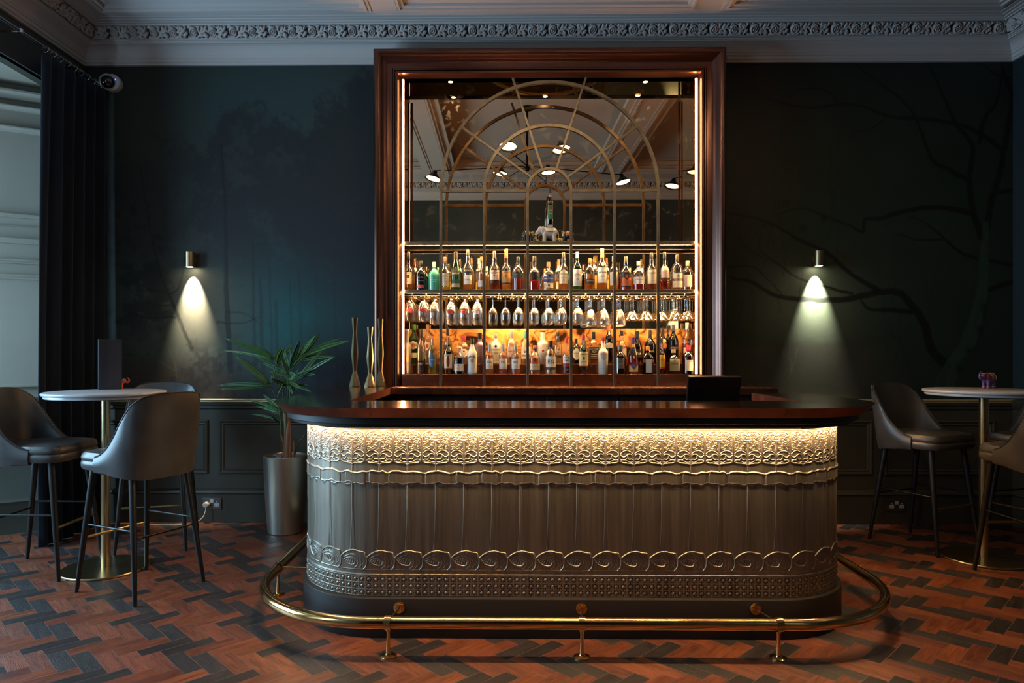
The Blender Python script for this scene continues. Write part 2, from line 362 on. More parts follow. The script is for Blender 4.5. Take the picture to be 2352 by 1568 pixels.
# mural wallpaper, painted as a colour attribute of the wall's own surface
def mural_colours(X, Z):
    D = YW; d = X * (-sin(YAW)) + D * cos(YAW)
    x = PX + FPX * (X * cos(YAW) + D * sin(YAW)) / d; y = PY_ - FPX * (Z - CAMZ) / d
    g = lambda cx, cy, sx_, sy_: np.exp(-((x - cx) / sx_) ** 2 - ((y - cy) / sy_) ** 2)
    N = lambda s, sd, o=5: fbm(x / s + 50, y / s + 50, sd, o)
    mix = lambda c, k, w: c * (1 - w[..., None]) + np.array(k) * w[..., None]
    col = np.zeros(X.shape + (3,)) + np.array((0.040, 0.060, 0.062))
    left = 1 - sstep(900, 1500, x)
    # left half: misty pine wood
    L = np.zeros_like(col) + np.array((0.060, 0.090, 0.092))
    L = mix(L, (0.055, 0.115, 0.120), g(600, 230, 300, 110)); L = mix(L, (0.062, 0.075, 0.062), sstep(520, 300, x) * 0.9)
    L = mix(L, (0.052, 0.066, 0.108), sstep(540, 760, x) * sstep(300, 560, y) * 0.9)
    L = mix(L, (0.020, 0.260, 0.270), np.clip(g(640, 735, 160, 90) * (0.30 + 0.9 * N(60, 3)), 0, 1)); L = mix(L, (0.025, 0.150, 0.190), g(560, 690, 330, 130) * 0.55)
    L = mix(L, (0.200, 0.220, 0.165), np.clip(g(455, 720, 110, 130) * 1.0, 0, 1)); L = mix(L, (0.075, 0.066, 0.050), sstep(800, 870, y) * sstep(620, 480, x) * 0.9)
    top = np.interp(x, [200, 300, 400, 470, 510, 560, 640, 700, 740, 790, 830, 900], [420, 360, 340, 330, 255, 238, 262, 300, 235, 215, 165, 140])
    dk = np.array((0.028, 0.034, 0.042)); nz = N(46, 11) * .5 + N(17, 17) * .3 + N(7, 19) * .2
    mass = sstep(-22, 30, y - top + 230 * (N(40, 11) * .45 + N(13, 17) * .33 + N(5, 19) * .22 - .48)) * (1 - sstep(520, 720, y) * (1 - .6 * sstep(640, 760, x)))
    mass *= (0.50 + 0.50 * sstep(.38, .50, nz + .12 * sstep(600, 760, x))) * (1 - .25 * sstep(470, 380, x))
    L = L * (1 - 0.74 * mass[..., None]) + dk * 0.74 * mass[..., None]
    fol2 = sstep(0.46, 0.60, N(64, 29) * 0.55 + N(18, 31) * 0.30 + N(8, 33) * .15) * sstep(450, 350, x) * sstep(360, 460, y) * sstep(820, 720, y)
    L = mix(L, dk * .75, fol2 * 0.72)
    fol3 = sstep(0.50, 0.62, N(38, 41) * 0.5 + N(11, 43) * 0.5) * sstep(790, 860, y + 60 * N(40, 47)) * sstep(680, 540, x)
    L = mix(L, (0.036, 0.031, 0.025), fol3 * 0.65)
    brk = sstep(.52, .60, N(30, 51) * .5 + N(9, 53) * .5) * g(640, 690, 130, 120); L = mix(L, (0.020, 0.130, 0.140), brk * .30)
    def stroke(c, pts, w, k, a=0.9, wig=0.0, sd=5, soft=1.6):
        P = cr(pts, 5) if len(pts) > 2 else pts
        xx = x + wig * (N(14, sd, 3) - 0.45); yy = y + wig * (N(14, sd + 9, 3) - 0.45)
        x0, x1 = min(p[0] for p in P) - 40, max(p[0] for p in P) + 40; y0, y1 = min(p[1] for p in P) - 40, max(p[1] for p in P) + 40
        sel = (x > x0) & (x < x1) & (y > y0) & (y < y1)
        if not sel.any(): return c
        rr, cc = np.where(np.any(sel, 1))[0], np.where(np.any(sel, 0))[0]
        s = np.s_[rr[0]:rr[-1] + 1, cc[0]:cc[-1] + 1]
        P = [np.array(p, float) for p in P]; n = len(P); best = np.zeros(x[s].shape)
        for i in range(n - 1):
            t = i / max(1, n - 2); wd = w[0] * (1 - t) + w[1] * t
            best = np.maximum(best, sstep(wd + soft, max(0.0, wd - soft), polydist(xx[s], yy[s], P[i:i + 2])))
        c[s] = c[s] * (1 - a * best[..., None]) + np.array(k) * a * best[..., None]; return c
    K = (0.024, 0.026, 0.026); B = (0.030, 0.028, 0.024)
    L = stroke(L, [(322, 380), (336, 470), (352, 560), (372, 640), (394, 690), (412, 735), (440, 800)], (1.6, 4.2), B, 0.75, 4)
    L = stroke(L, [(424, 610), (410, 660), (392, 675)], (1.5, 2.5), B, 0.6, 3); L = stroke(L, [(300, 640), (340, 662), (384, 672)], (1, 2.2), B, 0.7, 5)
    L = stroke(L, [(290, 716), (340, 728), (400, 728)], (1, 2.4), B, 0.7, 6); L = stroke(L, [(318, 688), (362, 700), (396, 700)], (1, 2), B, 0.6, 5)
    L = stroke(L, [(508, 330), (517, 470), (519, 600), (521, 700), (530, 850)], (3, 6.5), K, 0.7, 4)
    L = stroke(L, [(500, 740), (560, 742), (592, 728)], (2.4, 0.8), K, 0.55, 5); L = stroke(L, [(518, 715), (560, 720), (600, 745)], (2.4, 0.8), K, 0.5, 5)
    for xx_, yt, wd, a in ((583, 560, 5, .42), (600, 640, 6, .4), (622, 600, 3.2, .32), (634, 690, 4.5, .36), (668, 640, 3.2, .3), (690, 620, 4, .3), (728, 600, 3, .22), (770, 560, 4, .22)):
        L = stroke(L, [(xx_ - 3, yt), (xx_, 720), (xx_ + 5, 900)], (wd * .5, wd), K, a, 5, sd=int(xx_))
    for pts in ([(418, 762), (408, 800), (404, 850)], [(365, 830), (390, 845), (404, 850)], [(412, 735), (424, 790), (410, 830)], [(380, 790), (398, 820), (406, 868)]):
        L = stroke(L, pts, (0.9, 0.9), (0.20, 0.19, 0.15), 0.5, 6, soft=1.0)
    # right half: bare branches against a green haze
    Rr = np.zeros_like(col) + np.array((0.036, 0.045, 0.038))
    Rr = mix(Rr, (0.050, 0.036, 0.038), g(1745, 320, 70, 260) * .9); Rr = mix(Rr, (0.036, 0.074, 0.058), g(1900, 520, 170, 130) * .45 + g(2200, 420, 190, 170) * .35)
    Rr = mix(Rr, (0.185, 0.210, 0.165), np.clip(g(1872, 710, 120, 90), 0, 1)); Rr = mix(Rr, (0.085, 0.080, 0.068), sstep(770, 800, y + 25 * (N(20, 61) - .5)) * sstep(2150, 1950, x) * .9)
    Rr = mix(Rr, (0.040, 0.078, 0.074), g(2180, 740, 180, 150) * .4)
    Rr *= (0.80 + 0.42 * N(90, 71))[..., None]
    Q = lambda *p: [(1670 + a / 1.985, 130 + b / 1.985) for a, b in p]
    D_ = (0.012, 0.012, 0.012)
    for pts, w in ((Q((1160, 820), (1120, 700), (1105, 560), (1120, 420), (1090, 360), (1040, 300), (960, 120), (905, 10)), (8.5, 2)),
                   (Q((1185, 780), (1205, 660), (1245, 520), (1275, 360), (1300, 180), (1265, 90), (1255, 20)), (8, 4)),
                   (Q((1250, 420), (1150, 350), (1060, 310), (900, 285), (740, 272), (570, 215), (380, 232), (220, 200), (70, 110)), (5.5, 1)),
                   (Q((1150, 390), (1170, 290), (1230, 200), (1255, 60)), (5, 2)), (Q((1110, 570), (1020, 520), (940, 475), (900, 380), (850, 260), (760, 165), (640, 80), (560, 20)), (5.5, 1)),
                   (Q((1120, 715), (1000, 690), (890, 690), (770, 715), (700, 740), (628, 742), (620, 800), (560, 770), (440, 725), (340, 690), (230, 720)), (6.5, 1)),
                   (Q((1235, 620), (1300, 605)), (5, 4)), (Q((1140, 920), (1060, 890), (980, 820), (900, 755), (830, 725)), (4, 1)), (Q((980, 830), (870, 835), (760, 800)), (2.5, 0.8)),
                   (Q((1200, 930), (1300, 950)), (4, 5)), (Q((1200, 1060), (1300, 1025)), (6, 7)), (Q((510, 205), (440, 150), (330, 150), (290, 190)), (1.6, .6)), (Q((720, 285), (640, 335), (560, 340)), (1.6, .6)),
                   (Q((1000, 1410), (930, 1330), (900, 1220), (840, 1130), (780, 1075), (690, 1075), (520, 1108), (330, 1105), (210, 1085), (110, 1025), (20, 1010)), (11, 3.5)),
                   (Q((840, 1165), (740, 1155), (650, 1150), (610, 1110)), (6, 2)), (Q((690, 1065), (560, 985), (450, 890), (330, 835), (200, 760), (60, 720), (0, 715)), (5.5, 2)),
                   (Q((570, 1080), (470, 1055), (330, 1010), (210, 930), (150, 880)), (3.4, 1)), (Q((0, 760), (90, 870), (190, 930)), (1.6, .8)), (Q((0, 960), (120, 960), (250, 1080)), (2, 1)),
                   (Q((1000, 1420), (960, 1560)), (8, 5)), (Q((1170, 40), (1250, 90), (1354, 100)), (2, 3))):
        Rr = stroke(Rr, pts, w, D_, 0.88, 4, sd=int(abs(pts[0][0])) % 90)
    RD = (0.030, 0.020, 0.020)
    for i in range(26):
        q = random.Random(i + 40); a = q.uniform(10, 520); b = q.uniform(560, 1250); h_ = q.uniform(120, 420); s = q.uniform(-70, 70)
        Rr = stroke(Rr, Q((a, b), (a + s * .4, b - h_ * .5), (a + s, b - h_)), (1.5, .5), RD, 0.45, 7, sd=i)
    for i in range(22):
        q = random.Random(i + 90); a = q.uniform(680, 1100); b = q.uniform(1050, 1500); h_ = q.uniform(120, 330); s = q.uniform(-110, 110)
        Rr = stroke(Rr, Q((a, b), (a + s * .3, b - h_ * .5), (a + s, b - h_)), (1.5, .5), (0.020, 0.028, 0.027), 0.4, 7, sd=i)
    P = (0.060, 0.105, 0.092)
    Rr = stroke(Rr, Q((1180, 760), (1170, 900), (1165, 1060), (1140, 1180), (1090, 1320), (1020, 1430), (960, 1560)), (7, 22), P, 0.6, 8); Rr = stroke(Rr, Q((1190, 1090), (1150, 1290), (1060, 1420)), (3, 9), (0.025, 0.034, 0.030), 0.6, 12)
    for (a, b) in ((1060, 1430), (1150, 1240), (1170, 1140), (1100, 1340), (270, 665), (170, 765), (345, 780), (440, 740)):
        w_ = g(1670 + a / 1.985, 130 + b / 1.985, 7, 8); Rr = mix(Rr, D_, w_ * .7)
    for pts in (Q((290, 1240), (285, 1340), (300, 1450)), Q((250, 1340), (290, 1400), (280, 1470)), Q((320, 1330), (300, 1410), (260, 1440))):
        Rr = stroke(Rr, pts, (1, 1), (0.16, 0.17, 0.14), .45, 8, soft=1.2)
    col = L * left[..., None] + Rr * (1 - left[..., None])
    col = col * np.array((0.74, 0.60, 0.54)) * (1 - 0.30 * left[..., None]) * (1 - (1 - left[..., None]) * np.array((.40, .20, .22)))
    return np.clip(col * (0.93 + 0.14 * fbm(x / 3.0 + 9, y / 3.0 + 9, 5, 2))[..., None], 0.002, 1)
def paint_material(name, rough=0.55, attr='paint'):
    m = bpy.data.materials.new(name); m.use_nodes = True; nt = m.node_tree; b = nt.nodes['Principled BSDF']
    a = nd(nt, 'ShaderNodeAttribute', attribute_name=attr); nt.links.new(a.outputs['Color'], b.inputs['Base Color'])
    b.inputs['Roughness'].default_value = rough; b.inputs['Specular IOR Level'].default_value = 0.25
    tc = nd(nt, 'ShaderNodeTexCoord'); n = nd(nt, 'ShaderNodeTexNoise'); n.inputs['Scale'].default_value = 260; bp = nd(nt, 'ShaderNodeBump'); bp.inputs['Strength'].default_value = 0.12; bp.inputs['Distance'].default_value = 0.002
    nt.links.new(tc.outputs['Object'], n.inputs['Vector']); nt.links.new(n.outputs['Fac'], bp.inputs['Height']); nt.links.new(bp.outputs[0], b.inputs['Normal'])
    MATS[name] = m; return m
paint_material('mural')
xs = np.arange(XL - 0.02, XR + 0.03, 0.0075); zs = np.arange(0.93, 3.70, 0.0075)
Xg, Zg = np.meshgrid(xs, zs)
mural = mural_colours(Xg, Zg)
def wall_panel(P, col, name, m='mural'):
    return grid_mesh(name, P, m, None, col)
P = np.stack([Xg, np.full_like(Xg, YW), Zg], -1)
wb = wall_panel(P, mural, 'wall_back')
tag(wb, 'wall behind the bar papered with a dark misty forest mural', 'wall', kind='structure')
d_ = MB().box(XL, XR, YW - 0.012, YW + 0.1, -0.02, 0.945)   # panelled lower wall
struct('wall_back_dado', d_, 'dado_paint', label='dark olive panelled lower wall behind the bar')
def side_wall(x, y0, y1, z0, z1, name, flip, seed, tint):
    ys = np.arange(y0, y1 + 0.02, 0.04); zz = np.arange(z0, z1 + 0.02, 0.04); Yg_, Zz = np.meshgrid(ys, zz)
    n = fbm(Yg_ * 1.2 + seed, Zz * 0.9 + 7, seed); c = np.array(tint) * (0.6 + 0.9 * n)[..., None]
    for i in range(14):
        q = random.Random(seed * 31 + i); a, b = q.uniform(y0, y1), q.uniform(z0, z1 - .5)
        w = sstep(0.03, 0.012, polydist(Yg_, Zz, [(a, b), (a + q.uniform(-.5, .5), b + .6), (a + q.uniform(-1, 1), b + 1.3)])); c = c * (1 - .6 * w[..., None])
    o = grid_mesh(name, np.stack([np.full_like(Yg_, x), Yg_, Zz], -1), 'mural', None, c, flip=flip)
    return tag(o, name.replace('_', ' ') + ' with dark mural wallpaper', 'wall', kind='structure')
side_wall(XR, YA, YW, 0.93, 3.7, 'wall_right', False, 12, (0.016, 0.024, 0.028))
struct('wall_right_dado', MB().box(XR - 0.012, XR + 0.1, YA, YW, -0.02, 0.945), 'dado_paint', label='dark panelled lower part of the right wall')
# left wall: a deep splayed window bay between y=1.2 and y=5.1
BY0, BY1, BZ = 1.2, 5.10, 3.28
mb = MB().box(XL - 0.1, XL, BY1, YW, -0.02, 3.7).box(XL - 0.1, XL, YA, BY0, -0.02, 3.7).box(XL - 0.1, XL, BY0, BY1, BZ, 3.7)
struct('wall_left', mb, 'dado_paint', label='dark left wall above and beside the window bay')
mb = MB()                                                    # stepped architrave over and beside the opening
for k, (w, t) in enumerate(((0.20, 0.022), (0.14, 0.036), (0.05, 0.05))):
    mb.box(XL, XL + t, BY0 - w, BY1 + w, BZ - 0.02 + 0.0 * k, BZ + w); mb.box(XL, XL + t, BY1 - 0.02, BY1 + w, 0.0, BZ + w); mb.box(XL, XL + t, BY0 - w, BY0 + 0.02, 0, BZ + w)
struct('trim_bay_architrave', mb, 'bay_dark_paint', label='dark moulded architrave round the window bay')
# bay: splayed far reveal, near reveal, window wall, soffit
BX = -4.78
P0, P1 = (XL - 0.02, BY1 + 0.02), (BX, BY1 + 0.02 - (XL - 0.02 - BX) * 0.58)
mb = MB().add([(P0[0], P0[1], 0), (P1[0], P1[1], 0), (P1[0], P1[1], BZ), (P0[0], P0[1], BZ), (P0[0], P0[1] + .1, 0), (P1[0], P1[1] + .1, 0), (P1[0], P1[1] + .1, BZ), (P0[0], P0[1] + .1, BZ)],
              [(0, 1, 2, 3), (4, 7, 6, 5), (0, 4, 5, 1), (3, 2, 6, 7), (0, 3, 7, 4), (1, 5, 6, 2)])
nrm = np.array([0.58, -1.0]); nrm /= np.linalg.norm(nrm)
path = [(P0[0], P0[1], nrm[0], nrm[1]), (P1[0], P1[1], nrm[0], nrm[1])]
def ogee(z0, z1, d):
    h = z1 - z0
    return [(0, z0), (d * .35, z0 + h * .06), (d * .5, z0 + h * .3), (d, z0 + h * .5), (d, z0 + h * .68), (d * .6, z0 + h * .72), (d * .6, z0 + h * .9), (0, z1)]
for z0, z1, d in ((1.055, 1.09, .03), (1.855, 1.90, .03), (1.97, 2.01, .03), (2.115, 2.165, .04), (2.24, 2.25, .012), (2.305, 2.34, .03), (3.08, 3.12, .05), (3.16, 3.235, .07), (2.93, 2.98, .03)):
    mb.sweep(ogee(z0, z1, d * 1.5), path)
struct('wall_bay_dado', MB().sweep([(.0, .99), (.030, .985), (.030, .965), (.014, .94), (.012, .26), (.026, .235), (.014, .215), (.014, 0)], path), 'dado_paint', label='dark panelled lower part of the bay reveal')
struct('wall_bay', mb, 'bay_paint', label='pale grey green panelled reveal of the window bay')
mb = MB().box(BX, XL - 0.02, BY0 - 0.1, BY0, 0, BZ); struct('wall_bay_near', mb, 'bay_paint', label='near reveal of the window bay')
mb = MB().box(BX - 0.1, XL - 0.1, BY0 - 0.1, BY1 + 0.15, BZ, BZ + 0.12); struct('ceiling_bay', mb, 'bay_paint', label='soffit of the window bay')
mb = MB()
ya, yb = BY0, P1[1] + 0.02
mb.box(BX - 0.15, BX, ya, yb, 0, 0.62).box(BX - 0.15, BX, ya, yb, 3.10, BZ).box(BX - 0.15, BX, ya, ya + 0.12, 0.62, 3.1).box(BX - 0.15, BX, yb - 0.12, yb, 0.62, 3.1)
struct('wall_bay_window', mb, 'bay_paint', label='window wall of the bay')
w = struct('window_1', MB().box(BX - 0.11, BX - 0.05, ya + .12, yb - .12, 0.62, 0.70).box(BX - 0.11, BX - 0.05, ya + .12, yb - .12, 3.02, 3.10).box(BX - .11, BX - .05, ya + .12, yb - .12, 1.84, 1.90)
           .box(BX - .11, BX - .05, ya + .12, ya + .19, .62, 3.1).box(BX - .11, BX - .05, yb - .19, yb - .12, .62, 3.1).box(BX - .11, BX - .05, (ya + yb) / 2 - .035, (ya + yb) / 2 + .035, .62, 3.1), 'white_plastic', label='tall sash window of the bay')
thin_glass('window_glass', (0.97, 0.98, 0.98), 0.15)
obj('glass', MB().box(BX - 0.083, BX - 0.078, ya + .15, yb - .15, .66, 3.06), 'window_glass', w)

# wall facing the bar, with a wide opening where the photographer stands, and the space behind it
OX, OZ = 1.35, 2.40
mb = MB().box(XL - .1, -OX, YB - 0.2, YB, 0, 3.7).box(OX, XR + .1, YB - 0.2, YB, 0, 3.7).box(-OX, OX, YB - 0.2, YB, OZ, 3.7)
struct('wall_front', mb, mat('front_wall_paper', (0.040, 0.052, 0.046), 0.6, var=(1.3, 0.5)), label='dark papered wall facing the bar')
mb = MB()
for x in (-OX, OX):
    s = 1 if x > 0 else -1
    mb.box(min(x, x + s * .11), max(x, x + s * .11), YB, YB + .03, 0, OZ + .11)
mb.box(-OX - .11, OX + .11, YB, YB + .03, OZ, OZ + .11)
struct('trim_opening', mb, 'bay_dark_paint', label='architrave of the wide opening facing the bar')
struct('wall_anteroom', MB().box(XL - .1, XR + .1, YA - .1, YA, -.02, 3.7), 'dado_paint', label='end wall behind the viewer')
# three mural-lit patches seen only in the mirror need the two wall lamps of that wall; built with the other lamps below

# ceiling with coffers
mb = MB(); cy0, cy1 = 1.15, 4.90
cof = [(XL + 0.42, -1.02), (-0.70, 1.33), (1.66, XR - 0.42)]
mb.box(XL - .1, XR + .1, cy1, YW + .1, ZC, 4.1).box(XL - .1, XR + .1, YB - .3, cy0, ZC, 4.1)
mb.box(XL - .1, cof[0][0], cy0, cy1, ZC, 4.1).box(cof[0][1], cof[1][0], cy0, cy1, ZC, 4.1).box(cof[1][1], cof[2][0], cy0, cy1, ZC, 4.1).box(cof[2][1], XR + .1, cy0, cy1, ZC, 4.1)
mb.box(XL - .1, XR + .1, cy0 - .1, cy1 + .1, 4.0, 4.12).box(XL - .1, XR + .1, YA - .1, YB - .2, ZC - .2, 4.1)
struct('ceiling', mb, 'plaster', label='grey white coffered plaster ceiling')
mb = MB()
for a, b in cof:
    for d, z0, z1 in ((0.07, ZC + .02, ZC + .05), (0.05, ZC + .05, ZC + .09), (0.025, ZC + .09, ZC + .16)):
        mb.box(a - .004, b + .004, cy1 - d, cy1 + .004, z0, z1).box(a - .004, b + .004, cy0 - .004, cy0 + d, z0, z1).box(a - .004, a + d, cy0 + d, cy1 - d, z0, z1).box(b - d, b + .004, cy0 + d, cy1 - d, z0, z1)
    for d, w in ((0.03, 0.012), (0.055, 0.006)):   # raised fillet on the flat border round each coffer
        mb.box(a - d - .02, b + d + .02, cy1 + d, cy1 + d + .018, ZC - w, ZC + .003).box(a - d - .02, a - d, cy0, cy1 + d, ZC - w, ZC + .003).box(b + d, b + d + .02, cy0, cy1 + d, ZC - w, ZC + .003)
struct('trim_coffers', mb, 'plaster', label='mouldings round the ceiling coffers')
# cornice right round the room
prof = [(0.0, 3.565), (0.022, 3.565), (0.024, 3.578), (0.034, 3.584), (0.036, 3.606), (0.044, 3.610), (0.048, 3.624), (0.052, 3.628), (0.056, 3.640), (0.070, 3.658), (0.092, 3.674), (0.118, 3.684), (0.130, 3.686), (0.131, 3.691), (0.140, 3.693), (0.142, 3.698),
        (0.156, 3.699), (0.158, 3.703), (0.150, 3.706), (0.212, 3.784), (0.232, 3.777), (0.236, 3.783), (0.256, 3.786), (0.260, 3.791), (0.285, 3.793), (0.29, 3.797), (0.322, 3.797), (0.325, 3.802)]
path = [(XL, YW, 1, -1), (XR, YW, -1, -1), (XR, YB, -1, 1), (XL, YB, 1, 1)]
struct('trim_cornice', MB().sweep(prof, path, closed=True), 'plaster', 20, label='stepped plaster cornice round the ceiling')
# frieze of roses and leaves inside the cornice, a height field repeated along each wall
def frieze_tile(nx=96, ny=30):
    X, Y = np.meshgrid((np.arange(nx) + .5) / nx * 4.0, (np.arange(ny) + .5) / ny)      # 4 x 1 units: two roses
    H = np.zeros_like(X)
    def wrap(f):
        return np.maximum.reduce([f(X + o) for o in (-4, 0, 4)])
    for cx, cyy in ((0.62, 0.52), (2.55, 0.47)):
        def rose(x):
            r = np.hypot(x - cx, (Y - cyy)); a = np.arctan2(Y - cyy, x - cx)
            return sstep(.44, .36, r) * (0.62 + 0.28 * np.cos(r * 34 - a) * sstep(0.0, .1, r) + .25 * sstep(.2, 0, r))
        H = np.maximum(H, wrap(rose))
        def ring(x):
            a = np.arctan2(Y - cyy, x - cx - .12); r = np.hypot(x - cx - .12, Y - cyy); return 0.5 * sstep(.07, .02, abs(r - .52)) * (np.cos(a - .5) > -.4)
        H = np.maximum(H, wrap(ring))
    for pts in ([(1.0, .1), (1.3, .35), (1.15, .7), (1.35, .98)], [(1.25, .45), (1.7, .2), (1.95, .02)], [(1.3, .5), (1.75, .55), (2.0, .9)], [(1.6, .98), (1.8, .7), (2.1, .55)], [(3.05, .5), (3.4, .45), (3.7, .15)],
                [(3.1, .55), (3.4, .75), (3.35, 1.0)], [(3.4, .5), (3.75, .65), (3.95, 1.0)], [(2.95, .2), (3.2, .1), (3.5, .0)], [(0.1, .1), (0.3, .06), (.9, .05)], [(2.2, .05), (2.7, .03), (3.0, .12)]):
        H = np.maximum(H, wrap(lambda x: 0.62 * sstep(.14, .04, polydist(x, Y, cr(pts, 4)))))
    for cx, cyy, ra, rb, an in ((1.32, .3, .16, .28, .5), (1.62, .75, .15, .27, -.7), (1.85, .3, .13, .25, .9), (3.3, .3, .15, .28, -.5), (3.62, .72, .16, .28, .6), (3.85, .35, .14, .25, -.9), (1.2, .85, .13, .2, 0.2), (3.2, .85, .13, .22, -.2)):
        def leaf(x):
            u = (x - cx) * cos(an) + (Y - cyy) * sin(an); v = -(x - cx) * sin(an) + (Y - cyy) * cos(an)
            q = (u / ra) ** 2 + (v / rb) ** 2; return sstep(1.1, .8, q) * (0.75 - .25 * q - .2 * sstep(.03, .0, abs(u)))
        H = np.maximum(H, wrap(leaf))
    return np.clip(H, 0, 1)
ft = frieze_tile()
def frieze(name, a, b, nin, tiles):
    a, b = np.array(a, float), np.array(b, float); T = np.tile(ft, (1, tiles)); ny, nx = T.shape
    s = (np.arange(nx) + .5) / nx; t = (np.arange(ny) + .5) / ny; Sg, Tg = np.meshgrid(s, t)
    p = 0.160 + 0.050 * Tg + 0.030 * T * 0.75; z = 3.710 + 0.074 * Tg - 0.030 * T * 0.66
    Ln = np.linalg.norm(b - a); sl = np.clip(Sg * Ln, p, Ln - p)
    d = (b - a) / Ln; X = a[0] + d[0] * sl + nin[0] * p; Y = a[1] + d[1] * sl + nin[1] * p
    c = np.array((0.49, 0.43, 0.41)) * sstep(0.02, 0.10, T)[..., None] + np.array((0.03, 0.026, 0.026)) * (1 - sstep(0.02, 0.10, T))[..., None]  # deep gaps between the relief darkened in the colour
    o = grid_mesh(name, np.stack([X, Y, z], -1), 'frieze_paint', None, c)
    return tag(o, 'plaster frieze of roses and leaves on the ' + name.split('_')[-1] + ' wall cornice', 'trim', kind='structure')
paint_material('frieze_paint', 0.75)
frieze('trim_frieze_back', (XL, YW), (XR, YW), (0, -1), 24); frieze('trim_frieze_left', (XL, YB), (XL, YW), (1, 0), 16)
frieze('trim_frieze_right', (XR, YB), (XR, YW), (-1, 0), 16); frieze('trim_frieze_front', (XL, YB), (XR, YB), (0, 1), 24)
# dado rail, panel mouldings, skirting
yd = YW - 0.012
def along_back(prof, x0=XL, x1=XR): return MB().sweep(prof, [(x0, yd, 0, -1), (x1, yd, 0, -1)])
struct('trim_dado_gilt', along_back([(0, .962), (.03, .962), (.036, .957), (.036, .951), (.028, .948), (.030, .944), (.030, .938), (.022, .934), (0, .934)]), 'gilt_paint', label='gilded top edge of the dado rail behind the bar')
struct('trim_dado_rail', along_back([(0, .936), (.026, .934), (.022, .914), (.012, .908), (.012, .888), (.006, .880), (0, .878)]), 'dado_paint', label='dark moulded dado rail behind the bar')
struct('baseboard_back', along_back([(0, .262), (.010, .258), (.022, .246), (.026, .234), (.026, .226), (.014, .218), (.012, .0)]), 'dado_paint', label='dark skirting board behind the bar')
pr_r = [(XR - .012, YW, -1, 0), (XR - .012, YA, -1, 0)]
struct('trim_dado_right', MB().sweep([(0, .962), (.036, .955), (.03, .93), (.012, .9), (0, .88)], pr_r), 'dado_paint', label='dado rail of the right wall')
struct('baseboard_right', MB().sweep([(0, .262), (.026, .234), (.014, .218), (.012, 0)], pr_r), 'dado_paint', label='skirting board of the right wall')
def panel_mould(n, x0, x1, z0=.378, z1=.798):
    mb = MB(); pf = [(0, 0), (.012, .002), (.016, .010), (.012, .018), (.007, .024), (.010, .032), (.006, .038), (0, .042)]
    def side(p, q, ins):   # p,q corners on the wall plane, ins: inward directions at both ends
        vs = []; k = len(pf)
        for (x, z), (ix, iz) in ((p, ins[0]), (q, ins[1])):
            for d, t in pf: vs.append((x + ix * t, yd - d, z + iz * t))
        mb.add(vs, [(i, i + k, i + k + 1, i + 1) for i in range(k - 1)])
    c = [(x0, z0), (x1, z0), (x1, z1), (x0, z1)]; i_ = [(1, 1), (-1, 1), (-1, -1), (1, -1)]
    for a in range(4): side(c[a], c[(a + 1) % 4], (i_[a], i_[(a + 1) % 4]))
    struct('trim_panel_%d' % n, mb, 'dado_paint', label='raised moulding of a dado panel, number %d from the left' % n)
for n, (a, b) in enumerate(((-3.15, -2.292), (-2.205, -1.18), (-1.09, -.4), (1.0, 1.83), (1.92, 2.862), (2.952, 3.80)), 1): panel_mould(n, a, b)
# ------------------------------------------------------------------ bar counter
CL, CR, CY = -0.58, 1.28, 3.62         # plan centres of the two rounded corners
def bar_path(yl, yr, n=28):
    p = [(CL, yl, -1, 0)]
    for k in range(n + 1):
        a = pi + pi / 2 * k / n; p.append((CL, CY, cos(a), sin(a)))
    for k in range(n + 1):
        a = 1.5 * pi + pi / 2 * k / n; p.append((CR, CY, cos(a), sin(a)))
    p.append((CR, yr, 1, 0)); return p
def pewter():
    m = bpy.data.materials.new('embossed_metal'); m.use_nodes = True; nt = m.node_tree; b = nt.nodes['Principled BSDF']; lk = nt.links.new
    tc = nd(nt, 'ShaderNodeTexCoord'); mp = nd(nt, 'ShaderNodeMapping'); mp.inputs['Scale'].default_value = (1, 1, 0.035); lk(tc.outputs['Object'], mp.inputs[0])
    n = nd(nt, 'ShaderNodeTexNoise'); n.inputs['Scale'].default_value = 55; n.inputs['Detail'].default_value = 7; n.inputs['Roughness'].default_value = 0.7; lk(mp.outputs[0], n.inputs['Vector'])
    r = nd(nt, 'ShaderNodeValToRGB'); r.color_ramp.elements[0].position = .3; r.color_ramp.elements[1].position = .72
    r.color_ramp.elements[0].color = (0.235, 0.205, 0.165, 1); r.color_ramp.elements[1].color = (0.42, 0.37, 0.30, 1)
    lk(n.outputs['Fac'], r.inputs[0]); at = nd(nt, 'ShaderNodeAttribute', attribute_name='hole_shade'); mu = nd(nt, 'ShaderNodeVectorMath', operation='MULTIPLY'); lk(r.outputs[0], mu.inputs[0]); lk(at.outputs['Color'], mu.inputs[1]); lk(mu.outputs[0], b.inputs['Base Color'])
    mr = nd(nt, 'ShaderNodeMapRange'); mr.inputs['To Min'].default_value = .34; mr.inputs['To Max'].default_value = .50; lk(n.outputs['Fac'], mr.inputs[0]); lk(mr.outputs[0], b.inputs['Roughness'])
    b.inputs['Metallic'].default_value = .9; MATS['embossed_metal'] = m
pewter(); mat('side_metal', (.38, .33, .26), .42, .9)
